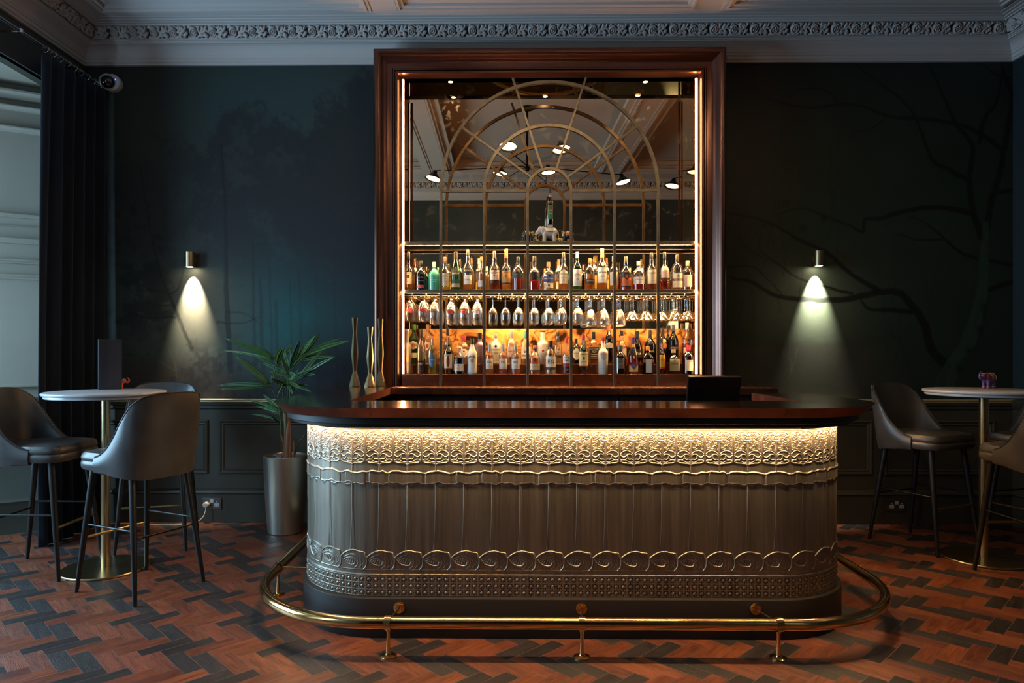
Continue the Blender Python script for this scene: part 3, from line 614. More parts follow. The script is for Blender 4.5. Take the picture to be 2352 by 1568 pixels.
def emboss():
    TW = 0.1315; RR = 0.43
    nu = 84; K = np.linspace(0, 1, nu, endpoint=False) + .5 / nu
    z = np.concatenate([np.arange(.186, .300, .0011), np.arange(.300, .412, .00135), np.arange(.412, .700, .012), np.arange(.700, .790, .0018), np.arange(.790, .9665, .00132)])
    z = np.sort(z); z = z[np.concatenate([[True], np.diff(z) > .0006])]
    U, Z = np.meshgrid(K * TW, z)
    # upper band: flowering trees in rounded frames
    zt = lambda y: CAMZ - ((970 + y / 9.8) - 810) * 3.19 / FPX
    C = lambda P: [((x - 660) / 635 * TW, zt(y)) for x, y in P]
    M_ = lambda P: [(1940 - x, y) for x, y in P]
    H = np.zeros_like(U)
    def line(P, w, h, smooth=True, wrap=True):
        P = C(P); P = cr(P, 4) if smooth and len(P) > 2 else P
        zmin, zmax = min(p[1] for p in P) - .01, max(p[1] for p in P) + .01; rws = np.where((z > zmin) & (z < zmax))[0]
        if not len(rws): return
        s = slice(rws[0], rws[-1] + 1)
        for o in ((-TW, 0, TW) if wrap else (0,)):
            d = polydist(U[s] + o, Z[s], P); H[s] = np.maximum(H[s], h * np.sqrt(np.clip(1 - (d / w) ** 2, 0, 1)))
    HW = .0021
    for f in (lambda p: p, M_):
        line(f([(668, 330), (668, 830), (690, 878), (740, 908), (860, 918), (930, 925), (968, 965)]), .0026, .0055)
        line(f([(668, 330), (690, 265), (745, 225), (810, 205), (880, 200)]), .0020, .004)
        line(f([(968, 760), (940, 700), (880, 650), (800, 628), (730, 650), (692, 690), (668, 692)]), HW, .0052)
        line(f([(676, 730), (710, 765), (760, 772), (810, 742), (850, 712), (905, 712), (940, 745), (952, 790)]), HW, .0052)
        line(f([(828, 755), (835, 800), (872, 832), (920, 822), (960, 850)]), HW, .0048); line(f([(688, 850), (740, 832), (790, 840), (820, 795), (826, 755)]), HW, .0048)
        line(f([(700, 872), (760, 850), (830, 866), (880, 895), (945, 885)]), .0017, .004); line(f([(700, 860), (740, 900), (840, 898)]), .0016, .0035)
        line(f([(968, 430), (940, 400), (872, 380), (832, 330), (842, 272), (890, 250), (930, 285), (920, 330)]), .0019, .0045)
        line(f([(968, 440), (1000, 420), (1085, 395), (1150, 360), (1200, 300), (1240, 290)]), .0014, .0035)
        line(f([(832, 330), (780, 330), (740, 290), (760, 250)]), .0014, .0032); line(f([(872, 380), (800, 400), (740, 440), (700, 430)]), .0014, .0032)
        line(f([(900, 215), (930, 250), (968, 300)]), .0014, .003)
    line([(970, 400), (970, 700), (970, 960)], .0027, .006)
    q = random.Random(5)
    for i in range(78):      # blossoms: small rosettes between the branches
        x, y = q.uniform(690, 1250), q.uniform(440, 620) if i < 44 else q.uniform(195, 420); r = q.uniform(15, 27)
        if abs(x - 970) < 26: continue
        cx, cz = C([(x, y)])[0]; d = np.hypot(U - cx, Z - cz); rr = r / 635 * TW; an = np.arctan2(Z - cz, U - cx)
        ring = rr * (.8 + .2 * np.cos(5 * an + i)); H = np.maximum(H, .0042 * np.sqrt(np.clip(1 - ((d - ring) / .0013) ** 2, 0, 1))); H = np.maximum(H, .003 * sstep(.0016, .0005, d))
    for i in range(30):
        x, y = q.uniform(680, 1240), q.uniform(210, 640); s = q.uniform(-60, 60)
        line([(x, y), (x + s * .5, y - 20), (x + s, y + q.uniform(-30, 30))], .0013, .0032)
    # trunks
    line([(970, 950), (970, 1200), (972, 2000)], .0022, .0052, False)
    zz = lambda y: CAMZ - ((1180 + y / 7.127) - 810) * 3.19 / FPX
    c6 = lambda P: [((x - 700) / 465 * TW + .5 * TW, zz(y)) for x, y in P]
    def line6(P, w, h, smooth=True):
        P = c6(P); P = cr(P, 5) if smooth and len(P) > 2 else P
        zmin, zmax = min(p[1] for p in P) - .01, max(p[1] for p in P) + .01; rws = np.where((z > zmin) & (z < zmax))[0]; s = slice(rws[0], rws[-1] + 1)
        for o in (-TW, 0, TW):
            d = polydist(U[s] + o, Z[s], P); H[s] = np.maximum(H[s], h * np.sqrt(np.clip(1 - (d / w) ** 2, 0, 1)) + 0 * d)
    for a, b in ((-20, -42), (-8, -20), (6, 2), (18, 24), (28, 46)):
        line6([(700 + a * .4, -900), (700 + a * .6, -100), (700 + a, 300), (700 + b, 650)], .0016, .0028)
    # waves at the foot
    top = [(490, 718), (560, 662), (650, 620), (740, 608), (820, 628), (905, 640), (930, 690), (952, 740), (948, 830), (930, 880), (895, 915)]
    low = [(490, 718), (545, 785), (600, 832), (680, 850), (735, 838), (750, 800)]
    tp = np.array(cr(c6(top[:8]), 6)); lo = np.array(cr(c6(low), 6))
    body = np.zeros_like(U); uu = U
    for o in (-TW, 0, TW):
        zt_ = np.interp(U + o, tp[:, 0], tp[:, 1], left=-1, right=-1); zl = np.interp(U + o, lo[:, 0], lo[:, 1], left=0, right=0)
        d = np.minimum(zt_ - Z, np.where(U + o < lo[-1, 0], 1, 1)); body = np.maximum(body, sstep(0, .002, d) * (Z > .313))
    H += .0022 * body * (Z < .42)
    for o in (-TW, 0, TW):   # hollow eye of each wave
        ex, ez = c6([(655, 788)])[0]; H -= .0042 * sstep(1.15, .8, ((U + o - ex) / (88 / 465 * TW)) ** 2 + ((Z - ez + .25 * (U + o - ex)) / (48 / 465 * TW)) ** 2)
    line6(top, .0030, .0078); line6(low, .0026, .0072)
    for P, w, h in (([(545, 775), (600, 745), (690, 733), (760, 765), (775, 800), (745, 838)], .0019, .0048), ([(540, 738), (640, 690), (745, 700), (800, 770), (790, 850), (735, 898)], .0022, .0046),
                    ([(600, 718), (700, 668), (800, 705), (858, 790), (850, 880)], .0018, .0042), ([(690, 650), (800, 668), (880, 740), (905, 800), (880, 850)], .0016, .0038), ([(830, 888), (868, 842), (895, 862), (890, 890)], .0018, .0045),
                    ([(585, 795), (610, 760)], .0015, .0035), ([(615, 812), (642, 755)], .0015, .0035), ([(655, 822), (682, 755)], .0015, .0035), ([(700, 822), (712, 770)], .0015, .0035), ([(560, 850), (650, 900), (760, 905)], .0016, .003)):
        line6(P, w, h)
    # mouldings and lattice of studs, the shade of its holes put into the colour
    for y, w, h in ((921, .0026, .004), (1003, .0045, .006)):
        d = abs(Z - zz(y)); H = np.maximum(H, h * np.sqrt(np.clip(1 - (d / w) ** 2, 0, 1)))
    H = np.maximum(H, .004 * sstep(.970, .963, Z) * 0 + .003 * (abs(Z - .9625) < .002))
    cw = TW / 4; za, zb = zz(1020), .188; ch = (za - zb) / 3
    inb = (Z < za) & (Z > zb); cu = ((U / cw) % 1 - .5) * cw; cz = (((Z - zb) / ch) % 1 - .5) * ch; r = np.hypot(cu, cz); an = np.arctan2(cz, cu)
    lat = .0040 * np.ones_like(U)
    lat = np.where((abs(cu) > cw / 2 - .0016) | (abs(cz) > ch / 2 - .0016), .0054, lat)
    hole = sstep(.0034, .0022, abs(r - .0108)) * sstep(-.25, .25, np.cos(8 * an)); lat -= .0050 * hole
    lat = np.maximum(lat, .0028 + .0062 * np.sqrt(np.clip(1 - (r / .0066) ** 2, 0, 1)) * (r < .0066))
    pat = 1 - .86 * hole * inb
    H = np.where(inb, lat, H)
    # roll the tile along the counter front
    s0 = -(CY + .33 - CY) - 0.0; Ls = .33; Lc = pi / 2 * RR; Lf = CR - CL
    tot = 2 * Ls + 2 * Lc + Lf; strunk = Ls + Lc + (0.352 - CL); ph = (strunk - .5 * TW) % TW - TW
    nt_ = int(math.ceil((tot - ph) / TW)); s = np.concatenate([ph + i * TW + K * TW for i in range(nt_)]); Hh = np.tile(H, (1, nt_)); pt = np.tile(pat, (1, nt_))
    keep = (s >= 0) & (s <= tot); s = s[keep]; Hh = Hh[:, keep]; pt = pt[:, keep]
    # the scroll of ribbon, one repeat in four trees
    ss = ((s - strunk) / TW * 635 + 970 - 95) % 2540 + 95
    tops = np.interp(ss, [95, 200, 380, 520, 600, 650, 720, 780, 850, 950, 1090, 1220, 1280, 1320, 1355, 1420, 1600, 1680, 1720, 1765, 1810, 1870, 2000, 2200, 2350, 2450, 2540, 2600, 2640],
                     [1150, 1110, 1090, 1112, 1140, 1148, 1142, 1116, 1100, 1130, 1145, 1105, 1115, 1122, 1110, 1085, 1110, 1090, 1112, 1145, 1140, 1100, 1092, 1120, 1105, 1112, 1135, 1150, 1150])
    bots = 1375 + 18 * np.sin(ss / 2540 * 2 * pi * 5) + 10 * np.sin(ss / 2540 * 2 * pi * 11)
    Yc = ((CAMZ - z) * FPX / 3.19 + 810 - 970) * 9.8
    Yg_ = np.repeat(Yc[:, None], len(s), 1); up = Yg_ - tops[None]; dn = bots[None] - Yg_
    inside = (up > 0) & (dn > 0); bow = 14 * np.sin(np.clip(up / 270, 0, 1) * pi)
    edges = [(95, 1), (650, -1), (790, 1), (1280, -1), (1370, 1), (1715, -1), (1815, 1), (2540, -1)]
    plate = np.zeros_like(Yg_)
    for (a, _), (b, _) in zip(edges[::2], edges[1::2]):
        sx = ss[None] + bow; plate = np.maximum(plate, sstep(a, a + 22, sx) * sstep(b + 2, b - 26, ss[None] - bow) * (1 + .25 * np.cos((ss[None] - a) / (b - a) * 2 * pi)))
    rib = np.where(inside, .0016 + .0040 * plate, 0) + .0042 * np.sqrt(np.clip(1 - (up / 17) ** 2, 0, 1)) + .0026 * np.sqrt(np.clip(1 - (dn / 15) ** 2, 0, 1))
    curl = .003 * np.sqrt(np.clip(1 - ((Yg_ - 1405 - 12 * np.sin(ss[None] / 60)) / 14) ** 2, 0, 1)) * (np.sin(ss[None] / 2540 * 2 * pi * 7) > -.2)
    Hh = np.maximum(Hh * np.where(inside, .7, 1), np.maximum(rib, curl) * (z[:, None] > .68))
    d = RR + Hh * .62
    x = np.zeros_like(s); y = np.zeros_like(s); nx = np.zeros_like(s); ny = np.zeros_like(s)
    for i, v in enumerate(s):
        if v < Ls: x[i], y[i], nx[i], ny[i] = CL, CY + Ls - v, -1, 0
        elif v < Ls + Lc: a = pi + (v - Ls) / RR; x[i], y[i], nx[i], ny[i] = CL, CY, cos(a), sin(a)
        elif v < Ls + Lc + Lf: x[i], y[i], nx[i], ny[i] = CL + v - Ls - Lc, CY, 0, -1
        elif v < Ls + 2 * Lc + Lf: a = 1.5 * pi + (v - Ls - Lc - Lf) / RR; x[i], y[i], nx[i], ny[i] = CR, CY, cos(a), sin(a)
        else: x[i], y[i], nx[i], ny[i] = CR, CY + v - Ls - 2 * Lc - Lf, 1, 0
    P = np.stack([x[None] + nx[None] * d, y[None] + ny[None] * d, np.repeat(z[:, None], len(s), 1)], -1)
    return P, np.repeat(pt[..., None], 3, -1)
bar = thing('bar_counter', 'curved bar counter faced in embossed metal with trees, ribbon, waves and studs', 'bar', (0.35, 3.6, 0))
def kid(o, parent):   # geometry written in world coordinates, hung under a thing
    o.parent = parent; o.matrix_parent_inverse = __import__('mathutils').Matrix.Translation(-parent.location) if not any(parent.rotation_euler) else parent.matrix_basis.inverted(); return o
em_ = emboss(); kid(grid_mesh('embossed_panel', em_[0], 'embossed_metal', None, em_[1], 'hole_shade'), bar)
for x_, s_, y_ in ((CL, -1, YW - .02), (CR, 1, 4.20)):
    ps = obj('side_panel', MB().box(min(x_ + s_ * .40, x_ + s_ * .43), max(x_ + s_ * .40, x_ + s_ * .43), CY + .325, y_, .186, .97), 'side_metal', None, 0); kid(ps, bar)
bp_ = bar_path(YW - .02, 4.20)
kid(obj('plinth', MB().sweep([(.43, .0), (.452, 0), (.452, .176), (.450, .180), (.436, .186), (.42, .188)], bp_), 'bar_paint'), bar)
kid(obj('moulding', MB().sweep([(.27, 1.0285), (.53, 1.0285), (.531, 1.0), (.527, .9975), (.506, .9965), (.505, .981), (.501, .9785), (.501, .9850), (.40, .9850)], bp_), 'bar_paint'), bar)
emit('led_bar', (1.0, 0.62, 0.29), LED_BAR)
kid(obj('led_strip', MB().sweep([(.474, .9805), (.490, .9805), (.490, .9840), (.474, .9840)], bar_path(CY + .10, CY + .02)), 'led_bar', None, 0), bar)
mb = MB().sweep([(.27, .0), (.27, 1.028)], bar_path(YW - .02, 4.20, 6)).box(1.56, 1.70, 4.17, 4.20, 0, 1.028)
kid(obj('carcass', mb, 'black_paint', None, 0), bar)
kid(obj('work_shelf', MB().box(-.845, 1.545, 3.355, 3.90, .86, .90), 'chrome', None, 0), bar)
def slab(outer_top, outer_bot, inner, zt, zb, top_inset=0.0):
    mb = MB(); a = [(x, y, zt) for x, y in outer_top]; b = [(x, y, zb) for x, y in outer_bot]; i1 = [(x, y, zt) for x, y in inner]; i0 = [(x, y, zb) for x, y in inner]
    n, k = len(a), len(inner); mb.v = a + i1 + b + i0; N_ = n + k
    mb.f = [tuple(range(N_ - 1, -1, -1))[::-1], tuple(range(2 * N_ - 1, N_ - 1, -1))] + [(i, N_ + i, N_ + (i + 1) % N_, (i + 1) % N_) for i in range(N_)]
    return mb
def wt_outline(r):
    o = [(CL - r, YW - .01)] + [(CL + r * cos(pi + pi / 2 * k / 40), CY + r * sin(pi + pi / 2 * k / 40)) for k in range(41)]
    o += [(CR + r * cos(1.5 * pi + pi / 2 * k / 40), CY + r * sin(1.5 * pi + pi / 2 * k / 40)) for k in range(41)]
    e = CR + r; o += [(e, 4.0), (e - .02, 4.12), (e - .06, 4.19), (e - .12, 4.215)]; return o
inner = [(1.53, 4.215), (1.53, 3.50), (-.78, 3.50), (-.78, YW - .01)]
wt = thing('bar_worktop', 'polished copper worktop of the bar, with sloping front edge and rounded corners', 'worktop', (0.35, 3.3, 1.028))
o = obj('top', slab(wt_outline(.598), wt_outline(.55), inner, 1.0755, 1.029), 'worktop_copper', None, 20); kid(o, wt)
o.data.materials.append(MATS['edge_copper'])
for p in o.data.polygons:
    if abs(p.normal.z) < .9: p.material_index = 1
for x in (-.585, 1.255):
    mb = MB().add([(x, 3.0212, 1.0745), (x + .002, 3.0212, 1.0745), (x + .004, 3.0695, 1.03), (x + .002, 3.0695, 1.03)], [(0, 1, 2, 3)])
    kid(obj('seam', mb, 'black_metal', None, 0), wt)

# ------------------------------------------------------------------ brass foot rail
RZ = .146
fr = thing('foot_rail', 'polished brass foot rail curving round the foot of the bar', 'foot rail', (0.35, 2.98, 0))
pts = []
for x, y, nx, ny in bar_path(5.0, 4.25, 24):
    pts.append((x + nx * .64, y + ny * .64, RZ))
pts = [pts[0], (CL - .64, 4.3, RZ)] + pts[1:-1] + [pts[-1]]
kid(obj('rail', MB().tube(pts, .0262, 24), 'rail_brass', None, 60), fr)
def bracket(x, y, sx, sy, fx, fy):
    """post on a floor flange, collar round the rail, stay back to a flange on the plinth"""
    b = MB().lathe([(0, .006), (.012, .010), (.0105, .02), (.0085, .06), (.0075, .105), (.011, .112), (.011, .120), (0, .121)], 16, (x, y, 0))
    p = kid(obj('post', b, 'rail_brass'), fr)
    d = np.array([fx - x, fy - y]); L = np.linalg.norm(d); d /= L
    col = MB(); t = np.array([-d[1], d[0]])
    ring = [(x + d[0] * .0295 * cos(a), y + d[1] * .0295 * cos(a), RZ + .0295 * sin(a)) for a in np.linspace(0, 2 * pi, 24, endpoint=False)]
    n = len(ring); vs = []
    for e, r in ((-.014, .0268), (-.014, .031), (.014, .031), (.014, .0268)):
        vs += [(x + d[0] * r * cos(a) + t[0] * e, y + d[1] * r * cos(a) + t[1] * e, RZ + r * sin(a)) for a in np.linspace(0, 2 * pi, 24, endpoint=False)]
    col.add(vs, [(k * n + i, k * n + (i + 1) % n, ((k + 1) % 4) * n + (i + 1) % n, ((k + 1) % 4) * n + i) for k in range(4) for i in range(n)])
    kid2(obj('collar', col, 'rail_brass'), p)
    kid2(obj('floor_flange', MB().lathe([(0, 0), (.036, 0), (.036, .004), (.030, .007), (.014, .009), (.012, .014), (0, .014)], 24, (x, y, 0)), 'rail_brass'), p)
    st = MB().tube([(x + d[0] * .028, y + d[1] * .028, RZ + .004), (fx - d[0] * .002, fy - d[1] * .002, RZ - .004)], .0055, 10)
    kid2(obj('stay', st, 'rail_brass'), p)
    a_ = np.array([d[0], d[1], 0]); w = MB(); vs = []
    for k, (e, r) in enumerate(((0, .0), (-.008, .0), (-.008, .020), (-.006, .026), (0, .027))):
        vs += [(fx + d[0] * e - d[1] * r * cos(a), fy + d[1] * e + d[0] * r * cos(a), RZ - .004 + r * sin(a)) for a in np.linspace(0, 2 * pi, 20, endpoint=False)]
    w.add(vs, [(k * 20 + i, k * 20 + (i + 1) % 20, (k + 1) * 20 + (i + 1) % 20, (k + 1) * 20 + i) for k in range(4) for i in range(20)])
    kid2(obj('wall_flange', w, 'rail_brass'), p)
def kid2(o, p):
    o.parent = p; o.matrix_parent_inverse = (p.parent.matrix_basis @ p.matrix_parent_inverse @ p.matrix_basis).inverted() if p.parent else p.matrix_basis.inverted(); return o
for x in (-.493, .349, 1.197): bracket(x, 2.98, 0, 1, x + (.02 if x < .9 else -.03), CY - .452)
bracket(CL - .64, 3.73, 1, 0, CL - .452, 3.74)

# ------------------------------------------------------------------ back bar: counter, framed mirror niche, grille, shelves
GX, HO, TZ, MYR = 0.353, 1.098, 3.369, 5.333     # niche centre, half width, top, mirror plane
bc = thing('back_counter', 'copper topped back counter under the framed mirror', 'counter', (0.55, 5.05, 0))
kid(obj('worktop', MB().box(-.775, 1.93, 4.80, YW - .015, 1.029, 1.0745), 'copper', None, 0, .002), bc)
kid(obj('cabinet', MB().box(-.76, 1.90, 4.90, YW - .015, 0.0, 1.029), 'black_paint', None, 0), bc)
for k in range(5):
    x = -.75 + k * .53; kid(obj('door', MB().box(x + .005, x + .525, 4.882, 4.90, .10, 1.01), 'black_paint', None, 0, .003), bc)
nf = thing('mirror_frame', 'tall moulded copper frame around the lit mirror niche', 'frame', (GX, 5.2, 1.075))
pf = [(0, 5.20), (0, 5.120), (.022, 5.078), (.024, 5.073), (.034, 5.072), (.037, 5.088), (.046, 5.090), (.050, 5.080), (.058, 5.080), (.062, 5.100), (.072, 5.108), (.098, 5.108), (.108, 5.106), (.116, 5.098), (.124, 5.092),
      (.136, 5.084), (.146, 5.070), (.156, 5.058), (.166, 5.051), (.176, 5.048), (.186, 5.050), (.195, 5.056), (.202, 5.066), (.207, 5.080), (.210, 5.10), (.210, YW)]
mb = MB(); fp = [(GX - HO, 1.0755, -1, 0), (GX - HO, TZ, -1, 1), (GX + HO, TZ, 1, 1), (GX + HO, 1.0755, 1, 0)]; k = len(pf)
vs = [(x + dx * t, y, z + dz * t) for x, z, dx, dz in fp for t, y in pf]
mb.add(vs, [(i * k + j, i * k + j + 1, (i + 1) * k + j + 1, (i + 1) * k + j) for i in range(3) for j in range(k - 1)])
kid(obj('frame', mb, 'frame_copper', None, 28), nf)
def mirror_material():
    m = bpy.data.materials.new('antique_mirror'); m.use_nodes = True; nt = m.node_tree; nt.nodes.clear(); lk = nt.links.new
    tc = nd(nt, 'ShaderNodeTexCoord'); n = nd(nt, 'ShaderNodeTexNoise'); n.inputs['Scale'].default_value = 13; n.inputs['Detail'].default_value = 7; n.inputs['Roughness'].default_value = .62; n.inputs['Distortion'].default_value = .6
    lk(tc.outputs['Object'], n.inputs['Vector']); r = nd(nt, 'ShaderNodeValToRGB'); r.color_ramp.elements[0].position = .585; r.color_ramp.elements[1].position = .60; lk(n.outputs['Fac'], r.inputs[0])
    g = nd(nt, 'ShaderNodeBsdfGlossy'); g.inputs['Roughness'].default_value = .0; g.inputs[0].default_value = (.82, .63, .43, 1)
    g2 = nd(nt, 'ShaderNodeBsdfGlossy'); g2.inputs['Roughness'].default_value = .4; g2.inputs[0].default_value = (.78, .70, .58, 1)
    x1 = nd(nt, 'ShaderNodeMixShader'); q = nd(nt, 'ShaderNodeMath', operation='MULTIPLY'); q.inputs[1].default_value = .04; lk(r.outputs[0], q.inputs[0]); lk(q.outputs[0], x1.inputs[0]); lk(g.outputs[0], x1.inputs[1]); lk(g2.outputs[0], x1.inputs[2])
    o = nd(nt, 'ShaderNodeOutputMaterial'); lk(x1.outputs[0], o.inputs[0]); MATS['antique_mirror'] = m
mirror_material()
kid(obj('mirror', MB().box(GX - HO, GX + HO, MYR, MYR + .008, 1.50, TZ + .005), 'antique_mirror', None, 0), nf)
for s in (-1, 1):
    x = GX + s * (HO - .002); kid(obj('side_mirror', MB().box(min(x, x + s * .004), max(x, x + s * .004), 5.122, MYR, 1.16, TZ), 'antique_mirror', None, 0), nf)
kid(obj('soffit_mirror', MB().box(GX - HO, GX + HO, 5.122, MYR, TZ, TZ + .004), 'antique_mirror', None, 0), nf)
def marble():
    m = bpy.data.materials.new('veined_onyx'); m.use_nodes = True; nt = m.node_tree; b = nt.nodes['Principled BSDF']; lk = nt.links.new
    tc = nd(nt, 'ShaderNodeTexCoord'); mp = nd(nt, 'ShaderNodeMapping'); mp.inputs['Rotation'].default_value = (0, .6, 0); lk(tc.outputs['Object'], mp.inputs[0])
    n = nd(nt, 'ShaderNodeTexNoise'); n.inputs['Scale'].default_value = 3.0; n.inputs['Detail'].default_value = 5; n.inputs['Distortion'].default_value = 2.4; lk(mp.outputs[0], n.inputs['Vector'])
    r = nd(nt, 'ShaderNodeValToRGB'); e = r.color_ramp.elements; e[0].position = .36; e[0].color = (.03, .012, .006, 1); e[1].position = .42; e[1].color = (.34, .13, .04, 1)
    for p, c in ((.50, (.74, .38, .13, 1)), (.56, (.62, .24, .07, 1)), (.585, (.12, .038, .014, 1)), (.62, (.66, .28, .085, 1)), (.75, (.78, .43, .16, 1))):
        k = e.new(p); k.color = c
    lk(n.outputs['Fac'], r.inputs[0]); lk(r.outputs[0], b.inputs['Base Color']); b.inputs['Roughness'].default_value = .18; MATS['veined_onyx'] = m
marble()
kid(obj('splashback', MB().box(GX - HO, GX + HO, 5.322, MYR + .004, 1.20, 1.506), 'veined_onyx', None, 0), nf)
kid(obj('lower_step', MB().box(GX - HO + .001, GX + HO - .001, 5.104, 5.33, 1.0750, 1.160), 'copper', None, 0, .002), nf)
kid(obj('upper_step', MB().box(GX - HO + .001, GX + HO - .001, 5.205, 5.321, 1.160, 1.235), 'copper', None, 0, .002), nf)
emit('led_side', (1.0, 0.50, 0.20), LED_SIDE)
for s in (-1, 1):
    x = GX + s * (HO - .012); kid(obj('led_strip', MB().box(x - .0055, x + .0085, 5.086, 5.0925, 1.165, 3.350), 'led_side', None, 0), nf)
    kid(obj('led_channel', MB().box(x - (.0078 if s > 0 else .0055), x + (.0088 if s > 0 else .0108), 5.0927, 5.0965, 1.163, 3.352), 'frame_copper', None, 0), nf)
emit('spot_disc', (1.0, 0.70, 0.40), 60.0)
for px in (1035, 1258, 1482):
    p = atZ(px, 187, TZ); d = kid(obj('downlight', MB().lathe([(.018, 0), (.026, 0), (.026, -.004), (.018, -.004), (.018, 0)], 20, (p[0], p[1], TZ - .001)), 'chrome'), nf)
    l = bpy.data.lights.new('downlight_beam', 'SPOT'); l.energy = 26; l.color = (1.0, .68, .36); l.spot_size = radians(120); l.spot_blend = .6; l.shadow_soft_size = .015
    lo = bpy.data.objects.new('downlight_beam', l); COL.objects.link(lo); lo.location = (p[0], p[1] + .03, TZ - .012)
    kid2(obj('lens', MB().lathe([(0, 0), (.017, 0)], 20, (p[0], p[1], TZ - .003)), 'spot_disc', None, 0), d)
# arched grille
gr = thing('arched_grille', 'brass fanlight grille of concentric arches and tall mullions before the mirror', 'grille', (GX, 5.08, 1.075))
SZ = 2.520; GXS = [GX + .3207 * k for k in (-2.5, -1.5, -.5, .5, 1.5, 2.5)]
for x in GXS:
    kid(obj('mullion', MB().box(x - .0095, x + .0095, 5.064, 5.092, 1.0755, SZ), 'grille_brass', None, 0, .0015), gr)
def arc_bar(r, w=.011, n=64):
    vs = []
    for k in range(n + 1):
        a = pi - pi * k / n
        for rr, y in ((r - w, 5.064), (r + w, 5.064), (r + w, 5.092), (r - w, 5.092)): vs.append((GX + rr * cos(a), y, SZ + rr * sin(a)))
    f = [(k * 4 + i, k * 4 + (i + 1) % 4, (k + 1) * 4 + (i + 1) % 4, (k + 1) * 4 + i) for k in range(n) for i in range(4)] + [(0, 3, 2, 1), tuple(n * 4 + i for i in (0, 1, 2, 3))]
    return MB().add(vs, f)
for r in (.1604, .481, .8018): kid(obj('arch', arc_bar(r, .0098 if r < .2 else .0108), 'grille_brass', None, 30), gr)
for a in (36, 72, 108, 144):
    a = radians(a); c, s_ = cos(a), sin(a); r0, r1 = .17, (.795 if s_ < .7 else .875); w = .0075
    vs = [(GX + r * c + e * s_ * w, y, SZ + r * s_ - e * c * w) for r in (r0, r1) for e, y in ((-1, 5.066), (1, 5.066), (1, 5.090), (-1, 5.090))]
    kid(obj('spoke', MB().add(vs, [(0, 3, 2, 1), (4, 5, 6, 7), (0, 1, 5, 4), (1, 2, 6, 5), (2, 3, 7, 6), (3, 0, 4, 7)]), 'grille_brass', None, 0), gr)
for i in (0, 1, 3, 4):
    kid(obj('transom', MB().box(GXS[i] + .0095, GXS[i + 1] - .0095, 5.066, 5.090, SZ - .011, SZ + .009), 'grille_brass', None, 0, .001), gr)
# shelves
emit('added_shelf_led', (1.0, 0.56, 0.19), ADDED_SHELF_LED); emit('added_rack_led', (1.0, 0.56, 0.19), ADDED_SHELF_LED * 2.1)
thin_glass('shelf_glass', (0.86, 0.90, 0.84), 0.12)
def shelf(name, label, zt, hangers, led='added_shelf_led'):
    t = thing(name, label, 'shelf', (GX, 5.2, zt))
    kid(obj('front_rail', MB().box(GX - HO + .001, GX + HO - .001, 5.0925, 5.110, zt - .024, zt + .001), 'grille_brass', None, 0, .001), t)
    kid(obj('rear_rail', MB().box(GX - HO + .001, GX + HO - .001, 5.316, 5.331, zt - .022, zt - .009), 'shelf_brass', None, 0, .001), t)
    kid(obj('glass_plate', MB().box(GX - HO + .002, GX + HO - .002, 5.110, 5.330, zt - .008, zt), 'shelf_glass', None, 0), t)
    for a, b, ya, yb in ((5.1195, 5.1255, 5.136, 5.138), (5.305, 5.311, 5.298, 5.300)):   # unseen strips added to brighten the niche, screened by black lips
        kid(obj('led_strip', MB().box(GX - HO + .03, GX + HO - .03, a, b, zt - .0125, zt - .0090), led, None, 0), t)
        kid(obj('added_lip', MB().box(GX - HO + .002, GX + HO - .002, ya, yb, zt - .024, zt - .0085).box(GX - HO + .002, GX + HO - .002, min(a, ya) - .004, max(b, yb) + .002, zt - .0088, zt - .0081), 'black_paint', None, 0), t)
    for c in hangers:
        x = atY(900 + c / 3.222, 680, 5.12)[0]; h = MB()
        for e in (-.009, .009):
            h.tube([(x + e * .2, 5.112, zt - .010), (x + e * .3, 5.111, zt - .030), (x + e, 5.112, zt - .050), (x + e * 1.6, 5.120, zt - .053), (x + e * 1.6, 5.22, zt - .053), (x + e * 1.6, 5.300, zt - .053), (x + e * .6, 5.312, zt - .045), (x + e * .2, 5.314, zt - .010)], .0015, 6)
        kid(obj('hanger', h, 'grille_brass'), t)
    return t
HANG = (152, 255, 350, 473, 573, 665, 795, 893, 985, 1110, 1213, 1312, 1435, 1532, 1630, 1752, 1852, 1960, 2070, 2170)
ZA, ZU = 1.789, 2.146
shelf('display_shelf', 'upper glass shelf with brass rails carrying the elephants', ZU, ())
shelf('glass_rack_shelf', 'lower glass shelf with brass hangers for upside down stemware', ZA, HANG, 'added_rack_led')
# ------------------------------------------------------------------ bottles
thin_glass('glass_clear', (0.92, 0.91, 0.86), 0.36); thin_glass('glass_green', (0.18, 0.55, 0.16), 0.22); thin_glass('glass_dark_green', (0.03, 0.11, 0.045), 0.22)
thin_glass('glass_brown', (0.16, 0.055, 0.02), 0.2); thin_glass('glass_pale_green', (0.70, 0.80, 0.55), 0.22)
mat('glass_black', (0.006, 0.006, 0.009), 0.06, 0, 0.8); mat('glass_teal', (0.05, 0.32, 0.26), 0.18, 0, 0.5); mat('glass_white', (0.66, 0.62, 0.58), 0.16, 0, 0.5)
mat('glass_purple', (0.16, 0.10, 0.17), 0.16, 0, 0.6); mat('glass_frost', (0.80, 0.72, 0.62), 0.4, 0, 0.5)
MATS['glass_frost'].node_tree.nodes['Principled BSDF'].inputs['Transmission Weight'].default_value = 0.5
liquid('liq_amber', (0.93, 0.52, 0.16)); liquid('liq_gold', (0.96, 0.72, 0.34)); liquid('liq_dark', (0.52, 0.17, 0.05)); liquid('liq_red', (0.66, 0.12, 0.08)); liquid('liq_pink', (0.95, 0.50, 0.38))
liquid('liq_clear', (0.93, 0.92, 0.88)); liquid('liq_green', (0.30, 0.62, 0.18)); liquid('liq_black', (0.05, 0.012, 0.008)); liquid('liq_pale', (0.88, 0.84, 0.55))
